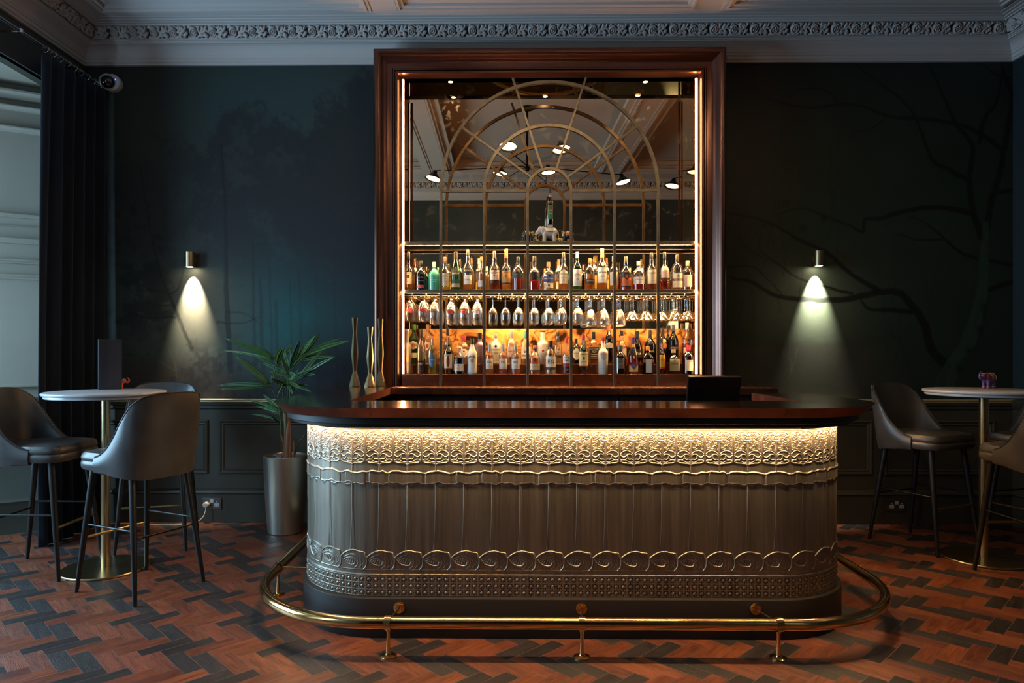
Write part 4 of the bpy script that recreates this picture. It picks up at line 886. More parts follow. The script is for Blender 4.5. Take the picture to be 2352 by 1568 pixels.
mat('liq_none', (0, 0, 0))
STY = {  # radius / height profile, neck fraction, where the stopper starts
 'std': ([(0, 0), (.90, 0), (1, .012), (1, .56), (.985, .59), (.90, .635), (.68, .685), (.46, .725), (.37, .76), (.335, .80), (.325, .985), (0, .985)], .82),
 'long': ([(0, 0), (.90, 0), (1, .012), (1, .50), (.98, .53), (.86, .575), (.62, .615), (.42, .65), (.34, .70), (.32, .985), (0, .985)], .80),
 'squat': ([(0, 0), (.90, 0), (1, .015), (1, .50), (.985, .55), (.92, .60), (.76, .66), (.52, .715), (.32, .755), (.27, .80), (.265, .985), (0, .985)], .83),
 'taper': ([(0, 0), (.92, 0), (1, .012), (.99, .36), (.96, .46), (.86, .56), (.66, .66), (.48, .74), (.40, .80), (.38, .985), (0, .985)], .79),
 'bulb': ([(0, 0), (.90, 0), (1, .012), (1, .50), (.97, .55), (.82, .61), (.55, .665), (.40, .70), (.40, .74), (.44, .775), (.42, .81), (.34, .85), (.32, .985), (0, .985)], .86),
 'wine': ([(0, 0), (.92, 0), (1, .012), (1, .55), (.98, .60), (.84, .67), (.55, .735), (.38, .78), (.34, .82), (.34, .985), (0, .985)], .80),
 'round': ([(0, 0), (.86, 0), (1, .02), (1, .52), (.99, .57), (.93, .63), (.78, .69), (.55, .74), (.36, .775), (.31, .81), (.30, .985), (0, .985)], .83),
 'rum': ([(0, 0), (.88, 0), (.96, .012), (1, .05), (.93, .25), (.93, .40), (1, .52), (.96, .58), (.74, .66), (.48, .73), (.37, .78), (.35, .985), (0, .985)], .83),
 'frostv': ([(0, 0), (.94, 0), (1, .01), (1, .58), (.97, .62), (.82, .655), (.58, .69), (.44, .72), (.43, .985), (0, .985)], .95)}
CAPS = {}
def paint(c, rough=0.45, metal=0.0):
    k = 'paint_%d_%d_%d_%d' % (*[int(x * 255) for x in c], int(metal * 10))
    if k not in MATS: mat(k, c, rough, metal)
    return k
TXT = {}
def text_geo(s):
    if s not in TXT:
        cu = bpy.data.curves.new('lettering', 'FONT'); cu.body = s; cu.align_x = 'CENTER'; cu.align_y = 'CENTER'; cu.resolution_u = 2; cu.offset = 0.012
        ob = bpy.data.objects.new('tmp', cu); me = bpy.data.meshes.new_from_object(ob); bpy.data.objects.remove(ob); bpy.data.curves.remove(cu)
        v = np.array([p.co[:] for p in me.vertices]); f = [tuple(p.vertices) for p in me.polygons]; bpy.data.meshes.remove(me)
        v[:, 0] -= (v[:, 0].max() + v[:, 0].min()) / 2; v[:, 1] -= (v[:, 1].max() + v[:, 1].min()) / 2
        w, h = v[:, 0].max() - v[:, 0].min(), v[:, 1].max() - v[:, 1].min(); TXT[s] = (v[:, :2] / h, f, w / h)
    return TXT[s]
def rings(prof, z):
    zz = [p[1] for p in prof[1:-1]]; rr = [p[0] for p in prof[1:-1]]; return float(np.interp(z, zz, rr))
def sqf(a, sq):
    if not sq: return 1.0
    p = 2 + 6 * sq; return (abs(cos(a)) ** p + abs(sin(a)) ** p) ** (-1 / p)
def curved(shape, R, H, prof, z0, z1, w, sq, lift=1.012, n=14, m=7):
    """a patch of label wrapped on the front of a bottle; w = half width / R"""
    mb = MB(); vs = []
    for i in range(m + 1):
        t = i / m; z = z0 + (z1 - z0) * t
        k = {'rect': 1.0, 'oval': sqrt(max(0.0, 1 - (2 * t - 1) ** 2)) if 0 < t < 1 else 0.02, 'hex': min(1, .35 + 2.2 * min(t, 1 - t)), 'diamond': max(.02, 1 - abs(2 * t - 1)), 'arch': 1 if t < .62 else sqrt(max(.01, 1 - ((t - .62) / .38) ** 2)), 'vee': 1}[shape]
        for j in range(n + 1):
            u = (2 * j / n - 1); x = max(-.985, min(.985, w * k * u)); a = math.asin(x); r = rings(prof, z) * R * lift
            zv = z - (.12 * (1 - abs(u)) if shape == 'vee' and i == m else 0)
            q = sqf(a + pi / 2, sq); vs.append((r * q * sin(a), -r * q * cos(a), zv * H))
    return mb.add(vs, [(i * (n + 1) + j, i * (n + 1) + j + 1, (i + 1) * (n + 1) + j + 1, (i + 1) * (n + 1) + j) for i in range(m) for j in range(n)])
def wrapped_text(s, R, H, prof, zc, h, w, sq, arc=0.0, squeeze=True):
    v, f, asp = text_geo(s); hh = h * H; ww = min(asp * hh, 2 * w * R); mb = MB(); vs = []
    for x, y in v:
        xx = x / asp * ww; z = zc + y * h - arc * (2 * xx / max(ww, 1e-6)) ** 2; a = xx / R; r = rings(prof, z) * R * 1.03; q = sqf(a + pi / 2, sq)
        vs.append((r * q * sin(a), -r * q * cos(a), z * H))
    return mb.add(vs, f)
def bottle(px, ytop, wpx, row, style, glass, liq, fill, cap, deco, label, sq=0.0, group=None):
    Y, zb, yb = {'A': (5.158, ZA, 666), 'a': (5.262, ZA, 664), 'L': (5.150, 1.160, 858), 'l': (5.262, 1.235, 835.5)}[row]
    x = atY(px, yb, Y)[0]; H = atY(px, ytop, Y)[2] - zb; R = wpx * Y / FPX / 2
    prof, zc = STY[style]; t = thing('bottle', label, 'bottle', (x, Y, zb + .0004), 0, group or {'A': 'whisky bottles in the front row of the upper bottle shelf', 'a': 'bottles in the back row of the upper bottle shelf', 'L': 'spirit bottles on the lower step', 'l': 'spirit bottles on the upper step'}[row])
    P = [(r * R, z * H) for r, z in prof]
    obj('glass_body', MB().lathe(P, 24, sq=sq), glass, t, 50)
    if liq and glass in ('glass_clear', 'glass_green', 'glass_pale_green', 'glass_brown', 'glass_dark_green'):
        q = [(0, .012 * H)] + [(r * R * .93 - .0006, max(z * H, .012 * H)) for r, z in prof[1:-1] if z < fill] + [(rings(prof, fill) * R * .93 - .0006, fill * H), (0, fill * H)]
        obj('liquid', MB().lathe(q, 20, sq=sq), liq, t, 50)
    nr = prof[-2][0] * R
    c = paint(cap[0], .38, cap[1] if len(cap) > 1 else 0)
    z0 = (cap[2] if len(cap) > 2 else zc) * H; rr = nr * (cap[3] if len(cap) > 3 else 1.10)
    rb = max(rr, rings(prof, z0 / H) * R * 1.06)
    obj('stopper', MB().lathe([(rb * .98, z0), (rb, z0 + .002), (rr, z0 + .2 * (H - z0)), (rr, H - .0015), (rr * .93, H), (0, H)], 18), c, t)
    for d in deco:
        if d[0] == 'T':
            _, s, zt, h, col, w = d[:6]; obj('lettering', wrapped_text(s, R, H, prof, zt, h, w, sq, d[6] if len(d) > 6 else 0), paint(col, .5), t, 0)
        else:
            sh, z0, z1, w, col = d[:5]; lift = d[5] if len(d) > 5 else 1.012
            obj('paper_label' if lift < 1.015 else 'label_emblem', curved(sh, R, H, prof, z0, z1, w, sq, lift), paint(col, .5), t)
    return t
BLK, DRK, WHT, CRM, PCH, RED, GLD, NAV, GRY = (.012, .012, .014), (.05, .03, .025), (.72, .69, .66), (.66, .58, .44), (.72, .50, .36), (.42, .03, .03), (.52, .36, .10), (.03, .06, .26), (.30, .30, .31)
CORK, ORG, TEAL, PUR = (.30, .12, .07), (.60, .18, .05), (.05, .25, .24), (.10, .05, .20)
L_ = lambda c, s=6.533, o=900: o + c / s
Rx = lambda c, s=6.19: 1240 + c / s
SH = ' on the upper shelf'
CL_ = 'glass_clear'
TOP = [
 (L_(155), 596, 11, 'a', 'std', CL_, 'liq_gold', .5, (CRM,), [], 'slim clear bottle behind the leftmost whisky bottle' + SH),
 (L_(250), 578, 23, 'A', 'long', CL_, 'liq_amber', .14, (BLK,), [('rect', .15, .46, .72, PCH), ('rect', .31, .40, .22, BLK, 1.02), ('T', '10', .22, .03, BLK, .3), ('T', 'HIGHLAND', .43, .022, DRK, .55)], 'tall clear bottle with peach label and small dark square, leftmost' + SH),
 (L_(345), 595, 14, 'a', 'std', CL_, 'liq_gold', .5, (CORK,), [], 'clear corked bottle behind the leftmost tall clear one' + SH),
 (L_(437), 599, 27, 'A', 'squat', 'glass_black', None, 0, (BLK,), [('rect', .06, .17, .62, (.45, .06, .05)), ('T', 'OOO', .42, .05, (.16, .13, .10), .4), ('rect', .30, .31, .6, (.16, .13, .10), 1.02)], 'squat black bottle with red band at its foot' + SH),
 (L_(515), 613, 11, 'a', 'std', 'glass_brown', 'liq_dark', .5, (DRK,), [], 'small dark bottle behind the squat black one' + SH),
 (L_(635), 602, 26, 'A', 'squat', 'glass_teal', None, 0, ((.50, .58, .48),), [('T', 'THE CLASSIC', .36, .035, (.30, .62, .55), .7), ('T', 'LADDIE', .29, .035, (.30, .62, .55), .6)], 'opaque turquoise bottle' + SH),
 (L_(690), 614, 12, 'a', 'std', 'glass_pale_green', 'liq_pale', .6, (TEAL,), [], 'pale green bottle behind the turquoise one' + SH),
 (L_(797), 590, 22, 'A', 'bulb', CL_, 'liq_gold', .10, (DRK, 0, .80), [('rect', .13, .50, .80, CRM), ('T', 'DEANSTON', .41, .040, BLK, .72), ('rect', .33, .335, .5, DRK, 1.02), ('rect', .26, .265, .4, DRK, 1.02)], 'clear whisky bottle with cream label, half behind the leftmost mullion' + SH),
 (L_(852), 606, 13, 'a', 'std', CL_, 'liq_gold', .5, (BLK,), [('rect', .1, .35, .8, GLD)], 'small dark capped bottle behind the cream label, first mullion' + SH),
 (L_(960), 578, 23, 'A', 'taper', 'glass_green', 'liq_green', .5, (BLK,), [('hex', .33, .56, .80, (.02, .04, .03)), ('rect', .08, .17, .80, CRM), ('T', 'Glenfiddich', .43, .045, (.55, .50, .35), .72), ('T', '12', .125, .05, BLK, .3), ('rect', .17, .27, .7, (.02, .10, .06))], 'green whisky bottle with tapering shoulders and cream band' + SH),
 (L_(1022), 596, 13, 'a', 'std', 'glass_dark_green', None, .5, (BLK,), [], 'dark green bottle behind the tapering green one' + SH),
 (L_(1140), 573, 23, 'A', 'bulb', CL_, 'liq_amber', .30, (BLK, 0, .84), [('oval', .40, .55, .86, BLK), ('rect', .14, .37, .80, WHT), ('T', 'GLENGOYNE', .475, .040, (.6, .55, .4), .75), ('T', '12 YEARS', .25, .035, BLK, .6)], 'clear whisky bottle with black oval over white label' + SH),
 (L_(1196), 592, 12, 'a', 'std', CL_, 'liq_gold', .6, (CORK,), [], 'amber bottle behind the black oval label' + SH),
 (L_(1308), 593, 17, 'a', 'std', CL_, 'liq_gold', .3, (PCH,), [('rect', .06, .28, .8, GLD)], 'peach capped bottle with golden foot, left of second mullion' + SH),
 (L_(1344), 589, 18, 'A', 'std', CL_, 'liq_amber', .5, (CORK, 0, .86), [('rect', .10, .28, .82, WHT)], 'corked bottle with small low white label, left of second mullion' + SH),
 (L_(1425), 612, 14, 'a', 'std', CL_, 'liq_gold', .6, (CRM,), [], 'pale bottle half hidden by the second mullion' + SH),
 (L_(1540), 577, 25, 'A', 'bulb', CL_, 'liq_dark', .26, (BLK, 0, .82), [('rect', .26, .50, .84, (.66, .50, .48)), ('rect', .19, .26, .84, BLK), ('T', 'THE', .47, .018, BLK, .3), ('T', 'GLENLIVET', .435, .038, BLK, .72), ('T', '18', .36, .04, BLK, .3)], 'clear whisky bottle with pink label over black band, dark cap' + SH),
 (L_(1717), 572, 23, 'A', 'long', CL_, 'liq_amber', .12, (ORG, 0, .78), [('rect', .12, .46, .80, (.62, .30, .08)), ('T', 'GLENMORANGIE', .43, .024, DRK, .7), ('rect', .30, .37, .2, (.36, .16, .06), 1.02), ('rect', .13, .18, .8, DRK, 1.02)], 'tall amber bottle with orange cap and amber label' + SH),
 (L_(1895), 590, 28, 'A', 'squat', CL_, 'liq_dark', .36, (BLK,), [('rect', .36, .51, .70, (.01, .025, .035)), ('T', 'HIGHLAND', .46, .035, (.10, .14, .16), .6), ('T', 'PARK', .40, .035, (.10, .14, .16), .5)], 'squat clear bottle with wide black label and black cap' + SH),
 (L_(2137), 588, 25, 'A', 'long', CL_, 'liq_red', .28, (BLK, 0, .82), [('rect', .30, .52, .40, BLK)], 'narrow black labelled bottle of red liquid, right of third mullion' + SH),
 (1240 + 70 / 6.19, 617, 13, 'a', 'squat', CL_, 'liq_gold', .6, (ORG,), [], 'small orange corked bottle behind the blue label' + SH),
 (Rx(122), 602, 29, 'A', 'squat', CL_, 'liq_gold', .25, (CORK,), [('rect', .28, .47, .84, NAV), ('T', 'KILCHOMAN', .40, .04, (.62, .58, .52), .74), ('rect', .08, .24, .70, CRM), ('oval', .12, .20, .14, DRK, 1.02), ('rect', .77, .88, .3, NAV)], 'squat bottle with blue label and reddish cork' + SH),
 (Rx(265), 596, 15, 'a', 'std', CL_, 'liq_amber', .4, (CORK,), [('rect', .08, .30, .8, CRM)], 'corked cream labelled bottle behind the rounded cream label' + SH),
 (Rx(335), 580, 23, 'A', 'bulb', CL_, 'liq_amber', .30, (BLK, 0, .84), [('arch', .17, .54, .84, CRM), ('T', 'KNOCKANDO', .42, .038, BLK, .76), ('T', '12', .26, .05, (.55, .30, .15), .3), ('rect', .33, .335, .6, DRK, 1.02)], 'clear whisky bottle with rounded cream label, left of fourth mullion' + SH),
 (Rx(530), 578, 21, 'A', 'std', 'glass_green', 'liq_green', .5, (WHT, 0, .83), [('rect', .10, .54, .92, WHT), ('T', 'LAPHROAIG', .395, .045, BLK, .84), ('T', '10', .28, .05, BLK, .3), ('rect', .34, .344, .6, DRK, 1.02), ('rect', .20, .204, .6, DRK, 1.02)], 'green bottle with tall white label and white cap' + SH),
 (Rx(618), 609, 10, 'a', 'std', 'glass_brown', 'liq_dark', .6, (CORK,), [], 'narrow brown bottle behind the green white labelled one' + SH),
 (Rx(708), 593, 24, 'A', 'round', CL_, 'liq_amber', .50, (CORK,), [('rect', .19, .34, .86, DRK), ('T', 'LEDAIG', .29, .045, (.60, .55, .45), .7), ('rect', .76, .84, .3, (.02, .05, .04))], 'amber bottle with dark brown label and reddish cork' + SH),
 (Rx(780), 589, 15, 'a', 'std', CL_, 'liq_gold', .45, ((.55, .38, .10), .3, .84, 1.3), [('rect', .08, .45, .8, GLD)], 'gold capped bottle behind the amber and tall gold capped ones' + SH),
 (Rx(885), 571, 24, 'A', 'std', CL_, 'liq_amber', .18, ((.55, .38, .16), .3, .79), [('rect', .17, .54, .90, WHT), ('T', 'MACALLAN', .42, .038, BLK, .76), ('rect', .31, .34, .45, (.45, .36, .20), 1.02), ('rect', .24, .244, .5, GRY, 1.02), ('hex', .57, .66, .35, (.60, .48, .30))], 'tallest clear bottle with gold cap and tall white label' + SH),
 (Rx(950), 592, 12, 'a', 'std', CL_, 'liq_gold', .5, (ORG,), [('rect', .08, .35, .8, GLD)], 'orange capped bottle behind the tall white label' + SH),
 (Rx(1050), 588, 22, 'A', 'std', CL_, 'liq_amber', .14, (PCH, 0, .84), [('rect', .14, .52, .84, CRM), ('T', 'I', .36, .04, DRK, .3)], 'clear bottle with cream label behind the fifth mullion' + SH),
 (Rx(1222), 589, 25, 'A', 'bulb', CL_, 'liq_red', .40, (BLK, 0, .82), [('rect', .36, .52, .86, BLK), ('rect', .12, .36, .86, (.56, .14, .05)), ('oval', .30, .49, .42, BLK, 1.02), ('oval', .335, .455, .27, (.55, .12, .05), 1.03), ('T', 'O', .395, .05, BLK, .2), ('rect', .08, .12, .86, BLK)], 'bottle with black and orange label bearing a ring' + SH),
 (Rx(1282), 616, 11, 'a', 'std', CL_, 'liq_gold', .5, (CRM,), [], 'cream capped bottle behind the black and orange label' + SH),
 (Rx(1402), 600, 29, 'A', 'squat', CL_, 'liq_red', .28, (CRM, 0, .85), [('rect', .20, .44, .86, WHT), ('T', 'STRATHISLA', .345, .038, BLK, .72), ('T', '12', .25, .035, (.40, .08, .05), .25), ('rect', .73, .84, .3, NAV)], 'squat bottle with white label, red liquid and blue neck band' + SH),
 (Rx(1447), 597, 13, 'a', 'std', CL_, 'liq_gold', .5, (DRK,), [], 'clear bottle behind the squat red one' + SH),
 (Rx(1587), 581, 24, 'A', 'bulb', CL_, 'liq_dark', .16, (BLK, 0, .86), [('rect', .16, .54, .84, CRM), ('T', 'TALISKER', .45, .038, BLK, .74), ('T', '10', .25, .03, BLK, .2), ('rect', .155, .165, .84, BLK, 1.02), ('rect', .40, .404, .6, GRY, 1.02)], 'cream labelled bottle with black stopper, left of sixth mullion' + SH),
 (Rx(1772), 579, 22, 'A', 'long', CL_, 'liq_red', .24, (BLK, 0, .81), [('rect', .32, .62, .80, (.66, .46, .40)), ('rect', .25, .32, .80, DRK), ('oval', .50, .60, .4, (.60, .36, .32), 1.02)], 'tall pink labelled bottle of dark red liquid, right of sixth mullion' + SH),
 (Rx(1950), 585, 26, 'A', 'round', CL_, 'liq_gold', .10, (BLK, 0, .80), [('rect', .07, .46, .88, CRM), ('rect', .25, .31, .88, BLK, 1.02), ('T', 'GREAT KING ST', .28, .034, CRM, .8), ('rect', .34, .44, .16, (.35, .30, .24), 1.02), ('rect', .345, .41, .38, (.42, .36, .28), 1.016)], 'cream labelled bottle with black band, second from the right' + SH),
 (Rx(2100), 599, 27, 'A', 'round', CL_, 'liq_pink', .5, (PCH, 0, .82), [('rect', .10, .50, .86, PCH), ('T', 'DISTILLER', .42, .03, ORG, .6)], 'pale peach bottle at the right end, against the light strip' + SH)]
S2 = ' on the lower step'; S3 = ' on the upper step'
Lx = lambda c: 900 + c / 6.533
Rb = lambda c: 1240 + c / 5.88
LOW = [
 (Lx(228), 756, 21, 'L', 'frostv', 'glass_frost', None, 0, (WHT, 0, .95), [('rect', .28, .40, .62, (.62, .40, .22)), ('T', 'BELVEDERE', .24, .022, (.55, .45, .32), .55)], 'frosted white vodka bottle, leftmost' + S2),
 (Lx(330), 745, 24, 'l', 'wine', 'glass_green', 'liq_green', .6, ((.10, .22, .04), 0, .86), [('oval', .36, .58, .86, WHT), ('oval', .40, .54, .42, (.60, .20, .14), 1.02), ('T', 'MARTINI', .47, .04, BLK, .7), ('rect', .16, .28, .86, CRM)], 'green vermouth bottle with round white label, leftmost' + S3),
 (Lx(440), 756, 20, 'L', 'std', CL_, 'liq_clear', .5, (BLK, 0, .81), [('vee', .012, .345, .96, BLK), ('T', 'VALT', .235, .042, WHT, .62), ('rect', .12, .123, .4, GRY, 1.02), ('rect', .08, .083, .4, GRY, 1.02)], 'clear bottle with black vee topped label lettered in white' + S2),
 (Lx(535), 745, 20, 'l', 'std', CL_, 'liq_clear', .5, ((.34, .20, .14), .3, .84), [('oval', .34, .56, .80, (.60, .50, .40)), ('oval', .40, .50, .3, RED, 1.02)], 'clear bottle with round label and brown cap, second from left' + S3),
 (Lx(605), 772, 21, 'L', 'std', 'glass_pale_green', 'liq_pale', .5, ((.42, .10, .08), 0, .93), [('hex', .20, .53, .62, (.06, .16, .34)), ('rect', .81, .93, .3, NAV), ('T', 'COASTAL', .38, .03, (.55, .65, .75), .5)], 'pale green bottle with blue shield label' + S2),
 (Lx(838), 752, 20, 'l', 'std', CL_, 'liq_clear', .55, (BLK, 0, .78), [('rect', .40, .52, .84, DRK)], 'clear bottle with tall black cap, right of leftmost mullion' + S3),
 (Lx(848), 775, 21, 'L', 'std', 'glass_brown', 'liq_dark', .6, ((.20, .12, .07), 0, .80), [('rect', .13, .54, .88, CRM), ('hex', .20, .48, .35, (.16, .04, .04), 1.02), ('oval', .42, .50, .15, DRK, 1.025), ('T', 'CAPTAIN MORGAN', .505, .026, BLK, .8), ('rect', .13, .17, .88, (.30, .14, .05), 1.02)], 'spiced rum bottle with cream label showing a dark red figure' + S2),
 (Lx(1005), 794, 25, 'L', 'squat', CL_, 'liq_black', .60, (WHT, 0, .92, 1.3), [('rect', .11, .36, .90, WHT), ('oval', .28, .34, .10, (.70, .06, .03), 1.02), ('rect', .12, .25, .30, (.66, .42, .34), 1.018), ('T', 'OX', .30, .035, BLK, .3)], 'squat bottle of dark red liquid with white label' + S2),
 (Lx(1085), 770, 23, 'l', 'std', CL_, 'liq_clear', .5, ((.40, .03, .05), 0, .80, 1.2), [('hex', .24, .52, .82, WHT), ('oval', .40, .47, .18, RED, 1.02), ('T', 'ORIGINAL', .35, .03, RED, .5)], 'clear bottle with red cap and white label' + S3),
 (Lx(1207), 777, 23, 'L', 'rum', 'glass_white', None, 0, (BLK,), [('T', 'MALIBU', .50, .055, BLK, .82, .05), ('oval', .31, .44, .36, GLD), ('oval', .33, .40, .30, (.55, .28, .06), 1.02), ('rect', .0, .08, .9, (.45, .48, .50))], 'white coconut rum bottle with black cap and sunset emblem' + S2),
 (Lx(1320), 764, 21, 'l', 'frostv', 'glass_purple', None, 0, (BLK, 0, .80), [('T', 'WHITLEY', .52, .034, (.06, .03, .06), .8), ('oval', .26, .46, .5, (.11, .06, .12)), ('T', 'NEILL', .22, .034, (.06, .03, .06), .6)], 'mauve gin bottle with black cap, left of second mullion' + S3),
 (Lx(1465), 789, 18, 'L', 'std', CL_, 'liq_pink', .64, ((.34, .36, .38), .8, .74, 1.25), [('rect', .17, .51, .88, WHT), ('T', 'EG', .40, .085, BLK, .7), ('rect', .18, .29, .62, CRM, 1.018)], 'silver capped pink gin bottle, just right of second mullion' + S2),
 (Lx(1560), 767, 25, 'l', 'round', 'glass_white', None, 0, (GRY, .4, .86), [('rect', .08, .42, .84, (.42, .40, .36)), ('oval', .54, .64, .24, BLK, 1.0), ('T', 'GIN', .36, .05, DRK, .5), ('rect', .44, .50, .84, (.30, .31, .30))], 'squat cream bottle with round black seal' + S3),
 (Lx(1670), 789, 20, 'L', 'std', CL_, 'liq_pink', .64, ((.34, .36, .38), .8, .74, 1.25), [('rect', .17, .51, .88, WHT), ('T', 'EG', .40, .085, BLK, .7), ('rect', .18, .25, .82, CRM, 1.018), ('rect', .02, .13, .9, (.22, .03, .06))], 'silver capped pink gin bottle, between second and third mullions' + S2),
 (Lx(1795), 759, 23, 'l', 'std', CL_, 'liq_clear', .5, (GRY, .3, .80, 1.2), [('rect', .22, .52, .84, (.56, .42, .38)), ('T', 'Craft Gin', .38, .05, BLK, .7), ('rect', .10, .20, .34, DRK)], 'clear bottle with grey cap and pale pink label' + S3),
 (Lx(1856), 790, 21, 'L', 'std', CL_, 'liq_pink', .5, (GRY, .7, .78, 1.25), [('rect', .17, .51, .84, WHT), ('T', 'EG', .40, .085, BLK, .7), ('rect', .18, .29, .5, CRM, 1.018)], 'dark grey capped gin bottle, just left of third mullion' + S2),
 (Lx(2012), 760, 23, 'l', 'std', CL_, 'liq_clear', .5, (TEAL, 0, .78), [('rect', .16, .52, .90, WHT), ('T', 'EG', .38, .09, BLK, .7), ('rect', .22, .28, .82, GRY, 1.02)], 'teal capped bottle with large white label, left of third mullion' + S3),
 (Lx(2265), 760, 24, 'l', 'frostv', 'glass_white', None, 0, (BLK, 0, .965, 1.1), [('oval', .36, .43, .22, RED), ('T', 'ROCK ROSE', .31, .034, (.45, .28, .26), .66), ('T', 'GIN', .24, .03, (.45, .28, .26), .3)], 'white ceramic gin bottle with black stopper, right of third mullion' + S3),
 (Lx(2145), 793, 25, 'L', 'squat', CL_, 'liq_pink', .52, (ORG, 0, .90, 1.25), [('rect', .12, .36, .90, CRM), ('oval', .42, .58, .24, (.15, .03, .04)), ('T', 'CAORUNN', .27, .045, (.50, .36, .20), .72), ('rect', .12, .15, .9, DRK, 1.02)], 'pink orange capped bottle, right of third mullion' + S2),
 (Rb(145), 782, 25, 'L', 'std', CL_, 'liq_clear', .55, (BLK, 0, .80, 1.3), [('rect', .16, .52, .88, WHT), ('T', 'EG', .37, .12, BLK, .76), ('rect', .13, .21, .90, DRK, 1.02), ('oval', .76, .82, .3, BLK)], 'clear gin bottle with big black letters over a dark band' + S2),
 (Rb(242), 763, 20, 'l', 'std', CL_, 'liq_clear', .5, (BLK, 0, .88, 1.3), [('rect', .30, .52, .66, (.60, .30, .16)), ('rect', .31, .51, .62, (.70, .50, .36), 1.018), ('T', 'NB', .455, .07, BLK, .5), ('T', 'GIN', .36, .07, BLK, .5), ('rect', .18, .27, .8, DRK)], 'clear gin bottle with square pale label' + S3),
 (Rb(362), 776, 19, 'L', 'bulb', CL_, 'liq_amber', .5, ((.50, .03, .04), 0, .86, 1.25), [('rect', .30, .50, .90, WHT), ('T', 'SOUTHERN', .455, .05, BLK, .8), ('T', 'COMFORT', .375, .05, BLK, .8), ('rect', .20, .30, .90, (.30, .05, .04), 1.02), ('rect', .03, .20, .9, BLK), ('oval', .10, .16, .4, RED, 1.02)], 'red capped whisky liqueur bottle, left of fourth mullion' + S2),
 (Rb(490), 777, 21, 'l', 'round', 'glass_black', None, 0, (BLK,), [('hex', .16, .60, .78, (.62, .58, .54)), ('T', 'NORDES', .41, .06, DRK, .6), ('T', 'GIN', .32, .04, DRK, .3)], 'black bottle with white hexagonal label, right of fourth mullion' + S3),
 (Rb(588), 768, 21, 'L', 'std', 'glass_dark_green', 'liq_green', .6, ((.34, .03, .04), 0, .86, 1.2), [('rect', .215, .565, .94, (.66, .60, .34)), ('T', 'JAMESON', .50, .05, BLK, .84, .012), ('hex', .36, .44, .22, (.12, .05, .03), 1.02), ('T', 'IRISH WHISKEY', .31, .022, DRK, .6), ('rect', .20, .215, .94, RED, 1.02), ('rect', .74, .86, .35, (.45, .42, .26))], 'green whiskey bottle with yellow cream label and dark red cap' + S2),
 (Rb(725), 762, 23, 'l', 'std', CL_, 'liq_amber', .5, (BLK, 0, .76, 1.15), [('rect', .12, .52, .88, BLK), ("T", "JACK DANIEL'S", .465, .045, WHT, .8, .01), ('oval', .345, .425, .42, WHT, 1.02), ('oval', .352, .418, .38, BLK, 1.025), ('T', 'No.7', .385, .035, WHT, .3), ('T', 'Tennessee', .30, .04, WHT, .6), ('T', 'WHISKEY', .235, .035, WHT, .6), ('rect', .16, .164, .7, WHT, 1.02)], 'square whiskey bottle with large black label and black cap' + S3, .75),
 (Rb(855), 775, 22, 'L', 'frostv', 'glass_white', None, 0, ((.55, .05, .03), 0, .90, 1.1), [('oval', .38, .62, .64, (.36, .36, .37)), ('T', 'ARCHERS', .545, .05, (.50, .10, .06), .86), ('rect', .84, .89, .4, (.50, .10, .06)), ('rect', .16, .163, .8, GRY)], 'white schnapps bottle with red cap and grey oval' + S2),
 (Rb(932), 744, 20, 'l', 'wine', 'glass_brown', 'liq_black', .6, (ORG, 0, .84, 1.15), [('arch', .40, .53, .86, (.62, .52, .46)), ('rect', .74, .83, .36, WHT)], 'tall dark orange capped bottle, left of fifth mullion' + S3),
 (Rb(1085), 793, 25, 'L', 'round', 'glass_brown', 'liq_red', .6, ((.14, .14, .15), .5, .84, 1.6), [('rect', .20, .56, .62, (.09, .085, .09)), ('T', 'XO', .46, .04, GRY, .3), ('T', 'RESERVE', .36, .03, GRY, .5)], 'dark cognac bottle with slate label, right of fifth mullion' + S2),
 (Rb(1108), 759, 22, 'l', 'bulb', CL_, 'liq_gold', .3, (BLK, 0, .84), [('rect', .16, .46, .84, (.66, .52, .40))], 'clear bottle with cream label behind the slate labelled cognac' + S3),
 (Rb(1258), 775, 24, 'L', 'taper', CL_, 'liq_red', .46, (PUR, 0, .83), [('diamond', .12, .34, .66, PUR), ('rect', .07, .24, .86, (.56, .42, .16), 1.006), ('oval', .42, .50, .16, GLD), ('rect', .74, .82, .45, GLD), ('T', 'VS', .23, .04, GLD, .2)], 'cognac bottle with purple cap and purple diamond label' + S2),
 (Rb(1312), 760, 25, 'l', 'taper', 'glass_brown', 'liq_dark', .5, (BLK, 0, .78), [('rect', .20, .44, .86, BLK), ('T', 'SYVA', .31, .07, WHT, .6)], 'brown bottle with black label behind the purple diamond' + S3),
 (Rb(1455), 795, 25, 'L', 'squat', 'glass_brown', 'liq_dark', .6, (ORG, 0, .84, 1.3), [('rect', .06, .53, .46, (.58, .52, .46)), ('rect', .42, .52, .80, (.28, .08, .04), 1.006)], 'square brown liqueur bottle with orange cap and tall white label' + S2, .8),
 (Rb(1488), 758, 26, 'l', 'squat', 'glass_black', None, 0, (BLK, 0, .78), [('T', 'Maria', .38, .07, (.50, .42, .25), .6)], 'black bottle lettered in gold script behind the square brown one' + S3),
 (Rb(1645), 776, 17, 'L', 'long', 'glass_brown', 'liq_dark', .5, (BLK, 0, .86), [('arch', .14, .58, .86, (.62, .36, .04)), ('rect', .70, .84, .4, (.55, .16, .04)), ('T', 'KAHLUA', .40, .05, (.45, .05, .03), .7), ('rect', .14, .20, .86, (.45, .05, .03), 1.02)], 'narrow yellow labelled bottle, right of sixth mullion' + S2),
 (Rb(1655), 753, 24, 'l', 'wine', 'glass_black', None, 0, (BLK, 0, .80), [('oval', .42, .58, .70, (.50, .16, .06)), ('hex', .58, .70, .6, GLD)], 'black bottle with orange gold shoulder, right of sixth mullion' + S3),
